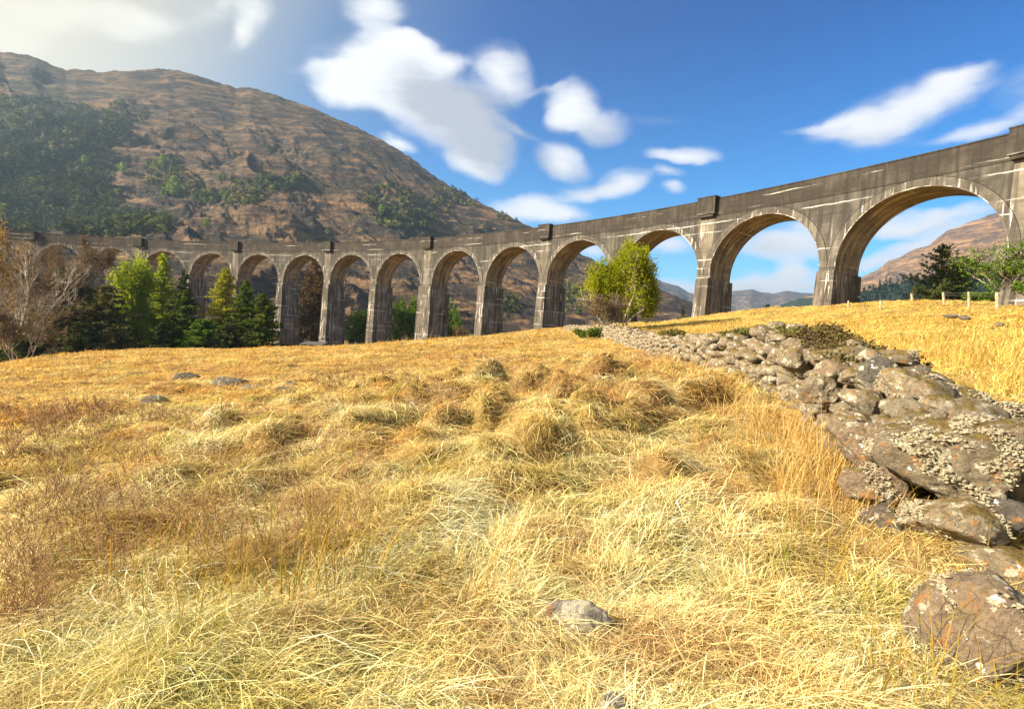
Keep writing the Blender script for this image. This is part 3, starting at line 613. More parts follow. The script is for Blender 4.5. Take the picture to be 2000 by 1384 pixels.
# packed rubble heart so no light shows through; its near-black colour paints shade into the gaps
V = []; Q = []
S_ = np.arange(.2, ws[-1], .4)
for s in S_:
    x, y, tx, ty, H = wpt(s); nx, ny = -ty, tx; zg = float(base_z(np.array([x]), np.array([y]))[0])
    for hx, zz in ((.30, -.3), (.14, H-.2), (-.14, H-.2), (-.30, -.3)): V.append((x+nx*hx, y+ny*hx, zg+zz))
for i in range(len(S_)-1):
    for j_ in range(3): Q.append((i*4+j_, i*4+j_+1, i*4+5+j_, i*4+4+j_))
dm, t = new_mat('gap_shade_rubble'); g = N(t, 'ShaderNodeNewGeometry'); out(t, princ(t, mix(t, noise(t, g.outputs['Position'], 8, 4), (.012, .010, .008), (.05, .04, .03))))
mesh('rubble_core', V, np.array(Q), dm, wall, loc=(6, 12, -.8))
def lichen_on(V, Fc, n, r, r0=.005, r1=.013, thr=.0, seed=1, up=-.2, parent=None, name='lichen', mat=None, view=True):
    cen = V.mean(0); tri = V[Fc]; c_ = tri.mean(1); nn = np.cross(tri[:, 1]-tri[:, 0], tri[:, 2]-tri[:, 0]); nn /= np.linalg.norm(nn, axis=1)[:, None]+1e-9
    sgn = np.sign(((c_-cen)*nn).sum(1)); nn *= sgn[:, None]
    w = vn(c_[:, 0]*4.5+c_[:, 2]*2, c_[:, 1]*4.5-c_[:, 2]*4.0, seed)
    ok = np.where((w > thr) & (nn[:, 2] > up))[0]
    if len(ok) == 0: return
    bv, bf = ico(1); VV = []; FF = []; n = int(n*1.7)
    idx = r.choice(ok, n); 
    for q_, i in enumerate(idx):
        rad_ = r.uniform(r0, r1); p = c_[i]+r.normal(size=3)*.012
        VV.append((bv*(1+.35*r.normal(size=(len(bv), 1))))@rotm(r).T*rad_*np.array([1.2, 1.2, .7])+p+nn[i]*rad_*.3); FF.append(bf+q_*len(bv))
    mesh(name, np.concatenate(VV), np.concatenate(FF), mat or lm, parent, loc=cen)['kind'] = 'stuff'
def boulder(px, py, Y, w, h, mat, parent=None, dep=None, seed=0, lev=5, lich=0, thr=0., flat=1., tilt=0., name='boulder', label=None, cat=None, **kw):
    r = np.random.default_rng(100+seed); cw = w*Y/F/2; ch = h*Y/F/2; dp = dep or cw*.8
    V, Fc = rock(lev, (cw*1.04, dp, ch*1.04), r, planes=kw.pop('planes', 12), rough=kw.pop('rough', .05), sharp=kw.pop('sharp', .66))
    d = ray(px, py); ang = math.atan2(d[0], 1.0); ca, sa = math.cos(-ang), math.sin(-ang); ct, s_t = math.cos(tilt), math.sin(tilt)
    V = np.c_[V[:, 0]*ct-V[:, 2]*s_t, V[:, 1], V[:, 0]*s_t+V[:, 2]*ct]
    V = np.c_[V[:, 0]*ca-V[:, 1]*sa, V[:, 0]*sa+V[:, 1]*ca, V[:, 2]]
    c0 = d*(Y+dp*.4); P_ = V+c0
    o = mesh(name, P_, Fc, mat, parent, loc=c0, smooth=True)
    if label: tag(o, label, cat or 'rock', **kw)
    if lich: lichen_on(P_, Fc, lich, r, seed=seed, thr=thr, parent=o)
    return o
B = [(1742, 702, 6.3, 88, 40, sm_big, 300, .1), (1702, 728, 5.7, 100, 66, sm_field, 0, 0), (1648, 692, 7.0, 110, 40, sm_big, 0, 0), (1784, 780, 4.8, 132, 118, sm_pale2, 300, -.05), (1686, 792, 5.0, 86, 64, sm_big, 0, 0),
     (1932, 828, 4.7, 115, 88, sm_red, 500, .05), (1846, 890, 3.75, 258, 200, sm_big, 2000, -.12), (1996, 925, 3.55, 130, 124, sm_red, 500, 0), (1690, 868, 4.55, 96, 92, sm_red, 0, 0), (1704, 944, 4.1, 112, 84, sm_red, 200, .1),
     (1856, 1018, 3.5, 170, 104, sm_pale2, 300, -.05), (1742, 1030, 3.8, 115, 86, sm_field, 200, .1), (1868, 776, 5.3, 110, 50, sm_big, 200, 0), (1655, 830, 4.9, 66, 60, sm_big, 0, 0), (1770, 735, 5.6, 70, 50, sm_field, 0, 0),
     (1960, 1000, 3.5, 120, 70, sm_field, 0, 0), (2060, 900, 4.0, 140, 100, sm_big, 200, 0), (2070, 1010, 3.4, 160, 120, sm_red, 200, 0), (1880, 838, 5.0, 90, 70, sm_big, 300, 0), (1600, 760, 6.2, 70, 60, sm_big, 0, 0), (1560, 700, 8.2, 76, 60, sm_big, 0, 0), (1625, 730, 6.6, 70, 56, sm_red, 0, 0)]
for i, (px, py, Y, w, h, m_, li, tl) in enumerate(B):
    boulder(px, py, Y, w, h, m_, wall, seed=i, lich=li, tilt=tl, thr=.2 if li > 1500 else .22, name='boulder')
# loose stones in the field: things of their own
def seat(px, py):
    d = ray(px, py); ys = np.exp(np.linspace(math.log(1.2), math.log(80), 900)); z = gz(d[0]*ys, ys); return float(ys[int(np.argmax(d[2]*ys < z))])
for i, (px, py, w, h, m_, li, tl, lab) in enumerate([(1915, 1205, 215, 185, sm_red, 350, -.25, 'big rough reddish boulder with white lichen spots at the foot of the wall'),
      (1960, 1095, 150, 56, sm_big, 0, 0, 'flat pale slab half sunk in grass between wall end and reddish boulder'), (1135, 1186, 122, 92, sm_pale, 0, .25, 'angular grey and white stone poking out of the foreground grass'), (1203, 1368, 90, 36, sm_pale, 0, 0, 'small pale stone almost buried in the nearest grass')]):
    boulder(px, py+h*(.55 if m_ is sm_pale else .22), seat(px, py+h*.55)-.05, w*1.12, h*1.5, m_, seed=41+i, lich=li, thr=.15, label=lab, name='rock', tilt=tl, sharp=.52, planes=8, rough=.035)
for i, (px, py, Y, w, h, lab) in enumerate([(365, 738, 21, 46, 22, 'rounded grey rock alone in the left field, farthest of the left rocks'), (450, 748, 19, 64, 26, 'mossy topped grey outcrop in the middle of the left field'), (302, 785, 13.5, 56, 26, 'dark flat topped rock nearest the left heather'),
      (498, 758, 17, 50, 14, 'low flat outcrop right of the mossy topped one'), (568, 750, 16.5, 32, 14, 'small dark rock above a paler one in the left field'), (556, 764, 15.6, 48, 20, 'pale brown rock just below the small dark one'), (618, 768, 15.2, 36, 14, 'low brown stone at the right end of the row of field rocks'),
      (1630, 618, 44, 18, 9, 'pale stone lying in grass below the second pier from the right'), (1695, 613, 44, 18, 7, 'brown stone in grass just left of a short fence post'), (1857, 616, 36, 26, 7, 'low dark stone in the right field under the pair of trees'), (1884, 619, 34, 20, 8, 'brown rounded stone right of the low dark one'), (1952, 633, 28, 14, 6, 'small white stone in the right field'), (955, 672, 70, 24, 9, 'grey stone on the field crest by the slender pier')]):
    d = ray(px, py); Yg = Y
    for _ in range(8):
        z = g1(d[0]*Yg, Yg); tgt = ray(px, py+h*.35)[2]; 
        if abs(z) > 1e-3 and abs(tgt) > .004: Yg = min(max(Yg+.5*(z/tgt-Yg), Y*.75), Y*1.25)
    boulder(px, py+h*.15, Yg, w, h*1.25, sm_field, seed=60+i, lev=3, label=lab, name='rock', dep=w*Yg/F*.5)

# ------------------------------------------------------------------ plants
def tube(path, rad, sides=5):
    path = np.asarray(path, float); n = len(path); V = []
    up = np.array([.3, .2, 1.]); 
    for i in range(n):
        t_ = path[min(i+1, n-1)]-path[max(i-1, 0)]; t_ /= np.linalg.norm(t_)+1e-9
        a = np.cross(t_, up); 
        if np.linalg.norm(a) < .1: a = np.cross(t_, [1, 0, 0])
        a /= np.linalg.norm(a); b = np.cross(t_, a)
        for k in range(sides):
            th = 2*np.pi*k/sides; V.append(path[i]+rad[i]*(a*np.cos(th)+b*np.sin(th)))
    Q = [(i*sides+k, i*sides+(k+1) % sides, (i+1)*sides+(k+1) % sides, (i+1)*sides+k) for i in range(n-1) for k in range(sides)]
    return np.array(V), np.array(Q)
class Acc:
    def __init__(s): s.V = []; s.F = []; s.n = 0
    def add(s, V, Fc): s.V.append(V); s.F.append(Fc+s.n); s.n += len(V)
    def done(s): return np.concatenate(s.V), np.concatenate(s.F)
def leaves(cent, size, r, flat=0., elong=1.6):
    n = len(cent); a = r.normal(size=(n, 3)); a[:, 2] *= (1-flat); a /= np.linalg.norm(a, axis=1)[:, None]; b = r.normal(size=(n, 3)); b -= a*(a*b).sum(1)[:, None]; b[:, 2] *= (1-flat*.7); b /= np.linalg.norm(b, axis=1)[:, None]+1e-9
    sz = (size*r.uniform(.6, 1.4, n))[:, None]
    V = np.stack([cent-a*sz*elong*.5, cent-b*sz*.5, cent+a*sz*elong*.5, cent+b*sz*.5], 1).reshape(-1, 3)
    return V, np.arange(n*4).reshape(-1, 4)
def limbs(acc, tips, p, d, ln, rad, depth, r, up=.25, spread=.6, nseg=4, kids=(2, 4), shrink=.68):
    path = [p]; rads = [rad]; q_ = p.copy(); dd = d.copy()
    for i in range(nseg):
        dd = dd+r.normal(size=3)*.16+np.array([0, 0, up*.15]); dd /= np.linalg.norm(dd); q_ = q_+dd*ln/nseg; path.append(q_.copy()); rads.append(rad*(1-.6*(i+1)/nseg))
    V, Q = tube(path, rads, 5 if depth > 1 else 3); acc.add(V, Q)
    tips.append((depth, np.array(path)))
    if depth == 0: return
    for k in range(r.integers(kids[0], kids[1]+1)):
        f = r.uniform(.35, 1.); i = min(int(f*nseg), nseg-1); b = path[i]+(path[i+1]-path[i])*(f*nseg-i)
        nd = dd+r.normal(size=3)*spread; nd[2] += up; nd /= np.linalg.norm(nd)
        limbs(acc, tips, b, nd, ln*r.uniform(shrink*.8, shrink*1.15), rad*.5, depth-1, r, up, spread, max(2, nseg-1), kids, shrink)
def finish(root, acc, leafV, leafF, bark, leafm, base):
    V, Q = acc.done(); mesh('trunk', V, Q, bark, root, loc=base, smooth=True)
    if leafV is not None: mesh('crown', leafV, leafF, leafm, root, loc=base)
def place(px, Y, dz=0, cr=0.):
    x = ray(px, 640)[0]*Y; z = float(base_z(np.array([x]), np.array([Y]))[0])+dz; return np.array([x, Y, z])
def broad(px, pt, Y, wpx, bark, leafm, label, seed, nleaf=6000, leaf=.22, trunks=1, depth=3, fill=.8, name='broadleaf_tree', cat='tree', clear=.2, base_dz=-.2, lean=0., group=None, blobs=None, elong=1.6):
    r = np.random.default_rng(seed); b = place(px, Y, base_dz); top = ray(px, pt)[2]*Y; h = top-b[2]; w = wpx*Y/F
    root = empty(name, b.tolist(), label=label, cat=cat, group=group); acc = Acc(); tips = []
    for k in range(trunks):
        d = np.array([lean, 0, 1.])+(r.normal(size=3)*np.array([.22, .22, 0]) if trunks > 1 else r.normal(size=3)*.04); d /= np.linalg.norm(d)
        limbs(acc, tips, b+np.array([r.normal()*.12, r.normal()*.12, 0])*(trunks > 1), d, h*(.62 if depth > 2 else .7), h*.017/(trunks**.4)+.02, depth, r, up=.35, spread=.55, nseg=6, kids=(5, 7) if depth < 3 else (4, 6), shrink=.48)
    V, Q = acc.done(); c0 = b+np.array([0, 0, h*.55])
    # squeeze to the crown's box
    allp = np.concatenate([p for _, p in tips]); hh = allp[:, 2].max()-b[2]; sc = h*.97/hh; rx = np.percentile(np.abs(allp[:, 0]-b[0]), 97)+.1; sx = w*.46/rx
    def fit(P): P = P.copy(); P[:, 2] = b[2]+(P[:, 2]-b[2])*sc; hk = np.clip((P[:, 2]-b[2])/h/.35, 0, 1)[:, None]; P[:, :2] = b[:2]+(P[:, :2]-b[:2])*(1+(sx-1)*hk); return P
    mesh('trunk', fit(V), Q, bark, root, loc=b, smooth=True)
    tw = [p for dp, p in tips if dp <= 1]; pts = np.concatenate([p[len(p)//3:] for p in tw]); pts = fit(pts)
    pts = pts[pts[:, 2] > b[2]+h*clear]
    if nleaf:
        cl = pts[r.choice(len(pts), min(len(pts), max(30, int(nleaf/22))))]
        c_ = cl[r.integers(0, len(cl), nleaf)]+r.normal(size=(nleaf, 3))*np.array([.055*w, .055*w, .04*h])*fill+r.normal(size=(nleaf, 3))*leaf
        if blobs:
            vol = np.array([q_[2]*q_[2]*q_[3] for q_ in blobs]); C_ = []
            for (fx, fz, rx_, rz_), vv in zip(blobs, vol/vol.sum()):
                m_ = int(nleaf*vv); ncl = max(12, m_//55); u = r.normal(size=(ncl, 3)); u /= np.linalg.norm(u, axis=1)[:, None]; u *= (r.random(ncl)**.42)[:, None]
                cc = b+np.c_[(fx+u[:, 0]*rx_)*w, u[:, 1]*rx_*w, (fz+u[:, 2]*rz_)*h]
                C_.append(cc[r.integers(0, ncl, m_)]+r.normal(size=(m_, 3))*np.array([.035*w, .035*w, .045*h]))
            c_ = np.concatenate(C_+[c_[:len(c_)//4]])
        LV, LF = leaves(c_, leaf, r, elong=elong); mesh('crown', LV, LF, leafm, root, loc=b)
    return root
def conifer(px, pt, Y, wpx, bark, leafm, label, seed, n=7000, leaf=.28, low=.05, droop=.25, name='conifer', ragged=.25, shape=.9, base_dz=-.2, group=None, flat=.3):
    r = np.random.default_rng(seed); b = place(px, Y, base_dz); top = ray(px, pt)[2]*Y; h = top-b[2]; w = wpx*Y/F*.5
    root = empty(name, b.tolist(), label=label, cat='tree', group=group); acc = Acc()
    zs = np.linspace(0, h, 8); V, Q = tube(np.c_[b[0]+r.normal(size=8)*.05, b[1]+r.normal(size=8)*.05, b[2]+zs], .013*h*(1.05-zs/h)+.01, 6); acc.add(V, Q)
    C = []; lev = int(h*2.6)+8
    for i in range(lev):
        f = low+(1-low)*(i+r.uniform(-.3, .3))/lev; f = min(max(f, low), .985); ln0 = w*((1-f)**shape)*1.05+.12
        for k in range(r.integers(4, 7)):
            a = r.uniform(0, 2*np.pi); ln = ln0*(1+r.normal()*ragged)*r.choice([1, 1, 1, .7]); ln = max(ln, .1)
            s_ = np.linspace(0, 1, 5); P = np.c_[b[0]+np.cos(a)*ln*s_, b[1]+np.sin(a)*ln*s_, b[2]+f*h-droop*ln*s_+.22*ln*s_**2]
            if ln > .5: V, Q = tube(P, .012*ln*(1.1-s_)+.008, 3); acc.add(V, Q)
            m_ = max(3, int(n*ln/(lev*5*w*.55))); u = r.uniform(.12, 1.05, m_); pp = np.c_[np.interp(u, s_, P[:, 0]), np.interp(u, s_, P[:, 1]), np.interp(u, s_, P[:, 2])]
            pp += r.normal(size=(m_, 3))*np.array([.10, .10, .05])*ln*(1.1-u)[:, None]+r.normal(size=(m_, 3))*leaf*.35; C.append(pp)
    C = np.concatenate(C); LV, LF = leaves(C, leaf, r, flat=flat)
    V, Q = acc.done(); mesh('trunk', V, Q, bark, root, loc=b, smooth=True); mesh('crown', LV, LF, leafm, root, loc=b); return root
bk_dark = bark_mat('dark_bark', (.05, .04, .03), (.09, .07, .05)); bk_birch = bark_mat('birch_bark', (.58, .50, .40), (.26, .21, .16), 3); bk_twig = bark_mat('twig_bark', (.26, .17, .10), (.16, .11, .07)); bk_grey = bark_mat('grey_twig_bark', (.30, .26, .20), (.18, .15, .12))
lf_lime = leaf_mat('lime_leaves', (.42, .47, .03), (.27, .36, .02), .5); lf_yel = leaf_mat('yellow_green_leaves', (.50, .44, .04), (.30, .34, .03), .45); lf_dark = leaf_mat('dark_needles', (.058, .078, .024), (.13, .135, .035), .3)
lf_mid = leaf_mat('green_needles', (.075, .12, .020), (.16, .19, .025), .35); lf_green = leaf_mat('green_leaves', (.15, .24, .025), (.08, .13, .02), .38); lf_brown = leaf_mat('brown_needles', (.20, .115, .045), (.10, .07, .03), .3); lf_pine = leaf_mat('pine_needles', (.085, .095, .035), (.24, .20, .05), .35)
lf_sparse = leaf_mat('olive_leaves', (.14, .17, .035), (.09, .12, .03), .4); lf_bud = leaf_mat('orange_buds', (.42, .27, .06), (.30, .20, .06), .3); lf_birch = leaf_mat('birch_leaves', (.40, .42, .02), (.24, .27, .015), .55, .5); lf_tan = leaf_mat('tan_twigs', (.25, .17, .095), (.15, .105, .06), .25)
# the wood on the left, in front of the viaduct
broad(20, 455, 70, 230, bk_birch, lf_tan, 'bare white stemmed birch at the left end of the wood', 1, nleaf=1400, leaf=.10, elong=8, trunks=3, depth=4, name='birch', lean=.12)
broad(2, 425, 74, 90, bk_twig, lf_bud, 'tall birch with orange yellow young leaves at the very left', 2, nleaf=2600, leaf=.22, depth=3, name='birch')
broad(95, 478, 84, 130, bk_twig, lf_tan, 'bare brown tree between the white birch and the pines', 3, nleaf=3200, leaf=.12, elong=7, trunks=3, depth=4, name='bare_tree')
broad(160, 450, 88, 95, bk_twig, lf_tan, 'tallest bare brown tree rising in front of the parapet', 4, nleaf=3600, leaf=.12, elong=7, trunks=2, depth=4, name='bare_tree', clear=.3)
broad(128, 462, 92, 70, bk_twig, lf_tan, 'slim bare tree just left of the tallest bare one', 5, nleaf=2400, leaf=.12, elong=7, trunks=2, depth=4, name='bare_tree', clear=.3)
broad(40, 560, 62, 150, bk_grey, lf_tan, 'low tangle of bare grey brush under the white birch', 6, nleaf=3000, leaf=.09, elong=7, trunks=5, name='bare_shrub', cat='shrub')
conifer(138, 520, 86, 110, bk_dark, lf_pine, 'dark spreading pine with brownish top, leftmost conifer', 7, n=8000, ragged=.45, shape=.45, leaf=.32, name='pine_tree')
conifer(200, 555, 84, 110, bk_dark, lf_pine, 'shorter dark pine left of the bright larch', 8, n=8000, ragged=.4, shape=.45, leaf=.32, name='pine_tree')
conifer(95, 590, 80, 110, bk_dark, lf_dark, 'dark low conifer behind the bare birch', 9, n=6000, ragged=.4, shape=.5, leaf=.32)
broad(262, 505, 94, 82, bk_dark, lf_lime, 'bright lime green broad larch before the third arch from the left', 10, nleaf=15000, leaf=.26, depth=2, name='larch', clear=.15, fill=1.2, blobs=[(0, .75, .36, .25), (-.05, .45, .46, .25), (.05, .22, .44, .14)])
conifer(316, 494, 99, 62, bk_dark, lf_lime, 'tall slim lime green larch right of the broad one', 11, n=11000, leaf=.24, shape=.5, ragged=.2, low=.12, name='larch')
conifer(356, 524, 99, 66, bk_dark, lf_dark, 'blackish spruce top behind the mid green conifer', 12, n=6000, shape=.7)
conifer(357, 566, 90, 100, bk_dark, lf_mid, 'mid green conifer between the slim larch and the yellow larch', 13, n=9000, shape=.55, ragged=.35)
conifer(437, 522, 94, 96, bk_dark, lf_yel, 'yellow green pointed larch before the fifth arch from the left', 14, n=15000, leaf=.24, shape=.6, ragged=.25, name='larch')
conifer(478, 545, 91, 84, bk_dark, lf_mid, 'deep green conifer right of the yellow larch', 15, n=8500, shape=.7, ragged=.3)
conifer(512, 572, 89, 76, bk_dark, lf_mid, 'rightmost conifer of the left wood, short and green', 16, n=8000, shape=.6, ragged=.35)
conifer(315, 630, 84, 60, bk_dark, lf_dark, 'small black spruce at the feet of the larches', 17, n=4000, shape=.7)
conifer(400, 622, 84, 90, bk_dark, lf_green, 'low fresh green conifer at the wood edge below the yellow larch', 18, n=6000, shape=.5)
conifer(455, 632, 82, 80, bk_dark, lf_dark, 'dark low conifer at the wood edge below the deep green one', 19, n=6000, shape=.5)
conifer(60, 640, 66, 120, bk_dark, lf_dark, 'dark undergrown conifer at the left wood edge', 20, n=6000, shape=.5)
conifer(230, 640, 80, 100, bk_dark, lf_pine, 'dark brushy pine at the wood edge under the broad larch', 21, n=6000, shape=.5)
conifer(160, 630, 78, 110, bk_dark, lf_dark, 'dark brushy conifer at the wood edge under the leftmost pine', 22, n=6000, shape=.5)
conifer(610, 497, 172, 112, bk_dark, lf_brown, 'big brown dying spruce standing behind the viaduct', 23, n=12000, leaf=.42, shape=.75, ragged=.25, name='spruce')
broad(700, 603, 170, 66, bk_dark, lf_green, 'rounded green bush behind the viaduct right of the brown spruce', 24, nleaf=7000, leaf=.36, trunks=3, depth=2, name='bush', cat='bush', clear=.05, blobs=[(0, .55, .5, .42)])
broad(790, 578, 165, 78, bk_dark, lf_green, 'green broadleaf tree behind the viaduct left of the double pier', 25, nleaf=9000, leaf=.36, trunks=2, depth=2, clear=.08, blobs=[(-.1, .5, .42, .42), (.25, .62, .3, .36)])
broad(880, 600, 170, 52, bk_dark, lf_green, 'dark green tree peeping out right of the double pier', 26, nleaf=6000, leaf=.36, trunks=2, depth=2, clear=.05, blobs=[(0, .5, .46, .46)])
broad(910, 632, 165, 42, bk_twig, lf_tan, 'bare brown bush behind the arch right of the double pier', 27, nleaf=3000, leaf=.14, elong=6, trunks=4, depth=2, name='bare_shrub', cat='shrub')
# birch by the wall
broad(1212, 478, 52, 135, bk_birch, lf_birch, 'lime green birch with several pale stems at the far end of the wall', 28, nleaf=30000, elong=3.2, leaf=.10, trunks=7, depth=3, name='birch', clear=.2, fill=1.2, blobs=[(.10, .80, .24, .19), (-.06, .66, .20, .22), (.28, .66, .20, .22), (-.34, .54, .17, .26), (-.18, .40, .16, .2), (.34, .42, .18, .2), (.10, .45, .22, .2), (.02, .90, .12, .1)])
broad(1182, 566, 48, 100, bk_grey, lf_tan, 'bare grey twiggy shrub at the foot of the birch', 29, nleaf=3800, leaf=.05, elong=7, trunks=8, depth=2, name='bare_shrub', cat='shrub')
broad(1157, 640, 44, 60, bk_dark, lf_mid, 'low green shrub left of the far wall end', 30, nleaf=2500, leaf=.10, trunks=5, depth=1, name='shrub', cat='shrub', clear=.0)
conifer(1331, 592, 120, 30, bk_dark, lf_dark, 'small dark conifer behind the viaduct right of the birch', 31, n=2500, base_dz=0)
broad(1497, 596, 95, 34, bk_dark, lf_green, 'small olive bush on the crest between two near piers', 33, nleaf=1500, leaf=.2, trunks=3, depth=1, name='bush', cat='bush', clear=0)
# trees on the right crest
conifer(1826, 474, 62, 74, bk_dark, lf_sparse, 'slim upright open crowned tree, taller of the pair under the widest arch', 34, n=2600, leaf=.17, low=.22, shape=.55, ragged=.5, droop=-.15, name='sparse_tree', flat=0)
conifer(1860, 500, 64, 66, bk_dark, lf_sparse, 'bushier open crowned tree, shorter of the pair under the widest arch', 35, n=3200, leaf=.17, low=.10, shape=.5, ragged=.4, droop=-.15, name='sparse_tree', flat=0)
broad(1962, 462, 47, 140, bk_birch, lf_green, 'light green tree with many pale stems at the right edge', 36, nleaf=5200, leaf=.13, trunks=6, depth=3, clear=.25, name='sparse_tree')
broad(1795, 560, 60, 44, bk_dark, lf_dark, 'low dark bush left of the pair of trees', 37, nleaf=1800, leaf=.13, trunks=3, depth=1, clear=0, name='bush', cat='bush')
broad(1915, 572, 52, 70, bk_dark, lf_green, 'low green scrub behind the fence at the right', 38, nleaf=2600, leaf=.13, trunks=4, depth=1, clear=0, name='bush', cat='bush')
broad(2010, 545, 46, 90, bk_dark, lf_green, 'dense green bush cut by the right edge of the view', 39, nleaf=3000, leaf=.13, trunks=4, depth=1, clear=0, name='bush', cat='bush')

# woodland on the hillside
az_, HX, HY, HZ = HG
def hill_at(px, py):
    d = ray(px, py); a = math.atan2(d[0], d[1]); te = d[2]/math.hypot(d[0], d[1]); i = int(np.clip(round((a-az_[0])/(az_[1]-az_[0])), 0, len(az_)-1))
    el = HZ[i]/np.hypot(HX[i], HY[i]); j = int(np.argmax(el >= te))
    return np.array([HX[i, j], HY[i, j], HZ[i, j]])
from math import hypot
wr2 = np.random.default_rng(9); ZON = [(60, 330, 170, 60, 420), (110, 390, 130, 55, 420), (30, 420, 90, 45, 200), (200, 440, 110, 25, 220), (60, 235, 130, 45, 300), (170, 255, 90, 35, 170), (240, 225, 50, 25, 70), (20, 300, 60, 50, 130),
      (320, 345, 40, 40, 60), (280, 440, 60, 18, 90), (550, 360, 45, 14, 60), (440, 380, 90, 25, 90), (760, 390, 50, 30, 80), (790, 430, 60, 18, 60), (850, 405, 26, 20, 30), (1000, 420, 30, 14, 30), (930, 390, 50, 16, 40), (880, 375, 40, 12, 30), (1080, 560, 30, 40, 26), (1120, 590, 30, 30, 24), (860, 600, 30, 30, 16), (980, 600, 40, 20, 16)]
Vd, Vl = [], []
for (cx, cy_, rx, ry, n) in ZON:
    for _ in range(int(n*1.5)):
        a = wr2.uniform(0, 6.28); q_ = math.sqrt(wr2.random()); px = cx+rx*q_*math.cos(a); py = cy_+ry*q_*math.sin(a)
        if px < -200: continue
        p = hill_at(px, py); sz = wr2.uniform(3.2, 7.0); k = 26
        c_ = p+np.c_[wr2.normal(size=(k, 2))*sz*.28, wr2.uniform(-.1, 1.15, k)*sz]
        (Vl if wr2.random() < (.14 if cx < 260 else .35) else Vd).append(leaves(c_, sz*.34, wr2)[0])
wood_m = leaf_mat('wood_dark', (.060, .070, .030), (.11, .115, .045), .15, .05); wood_l = leaf_mat('wood_light', (.20, .24, .05), (.13, .16, .04), .25, .05)
for nm, LVs, mm, lb in (('woodland', Vd, wood_m, 'dark birch and pine woodland spread over the hillside'), ('young_woodland', Vl, wood_l, 'paler leafing birches scattered in the hillside woodland')):
    V = np.concatenate(LVs); tag(mesh(nm, V, np.arange(len(V)).reshape(-1, 4), mm), lb, 'woodland', kind='stuff')
# dark crowns over the forested slope on the right
Vd = []
az3, X3, Y3, Z3 = G3
for _ in range(2600):
    i = wr2.integers(0, X3.shape[0]); j = wr2.integers(10, X3.shape[1]); p = np.array([X3[i, j], Y3[i, j], Z3[i, j]]); sz = wr2.uniform(7, 13); k = 12
    f = wr2.uniform(0, 1, k); c_ = p+np.c_[wr2.normal(size=(k, 2))*sz*.16*(1-f)[:, None], f*sz]
    Vd.append(leaves(c_, sz*.2, wr2)[0])
V = np.concatenate(Vd); tag(mesh('conifer_forest', V, np.arange(len(V)).reshape(-1, 4), leaf_mat('forest_needles', (.012, .026, .018), (.02, .036, .022), .1, .05)), 'dark conifer plantation below the tawny mountain', 'forest', kind='stuff')
lf_hill = leaf_mat('hill_birch_leaves', (.26, .34, .05), (.18, .25, .04), .35, .3)
for i, (px, py, hp, lab) in enumerate([(402, 446, 16, 'single lime birch low on the hill just above the parapet'), (338, 385, 40, 'largest bright green tree on the hillside gully'), (318, 330, 26, 'pale green tree at the head of the hillside gully'), (240, 345, 24, 'pale green tree above the dark hillside wood'), (165, 325, 20, 'lime green tree on the hillside at the upper edge of the wood'),
      (570, 372, 16, 'lone lime tree at the right end of the hillside thicket'), (508, 378, 12, 'small lime tree beside a black crag on the hill'), (640, 458, 12, 'tiny green tree just above the middle of the parapet'), (745, 420, 20, 'green tree under the dark crag of the right shoulder')]):
    p = hill_at(px, py); r = np.random.default_rng(300+i); D = p[1]; h = hp*D/F; root = empty('birch', p.tolist(), label=lab, cat='tree', group='lone birches on the hillside')
    acc = Acc(); V, Q = tube([p-np.array([0, 0, .5]), p+np.array([.2, 0, h*.5]), p+np.array([.1, 0, h*.95])], [h*.03, h*.02, h*.006], 5); acc.add(V, Q)
    V, Q = acc.done(); mesh('trunk', V, Q, bk_grey, root, loc=p)
    k = 420; f = r.uniform(.12, 1, k); c_ = p+np.c_[r.normal(size=(k, 2))*(h*.17*np.sin(np.pi*np.clip(f, .1, .95))**.6)[:, None], f*h]; LV, LF = leaves(c_, h*.075, r); mesh('crown', LV, LF, lf_hill, root, loc=p)

# ------------------------------------------------------------------ fence, sheds
pm = bark_mat('weathered_post', (.42, .34, .22), (.28, .22, .15), 5); wm, t = new_mat('fence_wire'); out(t, princ(t, (.35, .33, .30), .5))
b0 = place(1840, 50); fence = empty('fence', b0.tolist(), label='old wire fence on leaning pale wooden posts along the crest', cat='fence'); posts = []
for (px, pt, pb, Y, w) in [(1654, 599, 611, 52, 3), (1717, 594, 613, 48, 4), (1778, 577, 592, 54, 4), (1840, 571, 598, 50, 4), (1890, 570, 603, 45, 4), (1946, 563, 601, 42, 6)]:
    b = place(px, Y, -.3); top = at(px+2, pt, Y); top[2] = max(top[2], b[2]+.3+1.0); top[2] = min(top[2], b[2]+1.9); w_ = w*Y/F*.5+.01
    V, Q = tube([b, b+(top-b)*.5, top], [w_, w_, w_*.92], 8); V2 = np.vstack([V, top+np.array([0, 0, .02])]); n = len(V); Qc = np.array([(n-8+k, n-8+(k+1) % 8, n, n) for k in range(8)])
    mesh('post', V2, [Q, Qc[:, :3]], pm, fence, loc=b); posts.append((b, top))
for h in (.35, .6, .85, .98):
    for (a, b) in zip(posts[3:-1], posts[4:]):
        P = [a[0]+(a[1]-a[0])*h+((b[0]+(b[1]-b[0])*h)-(a[0]+(a[1]-a[0])*h))*s_-np.array([0, 0, .06*math.sin(math.pi*s_)]) for s_ in np.linspace(0, 1, 7)]
        V, Q = tube(P, [.004]*7, 4); mesh('wire', V, Q, wm, fence, loc=P[0])
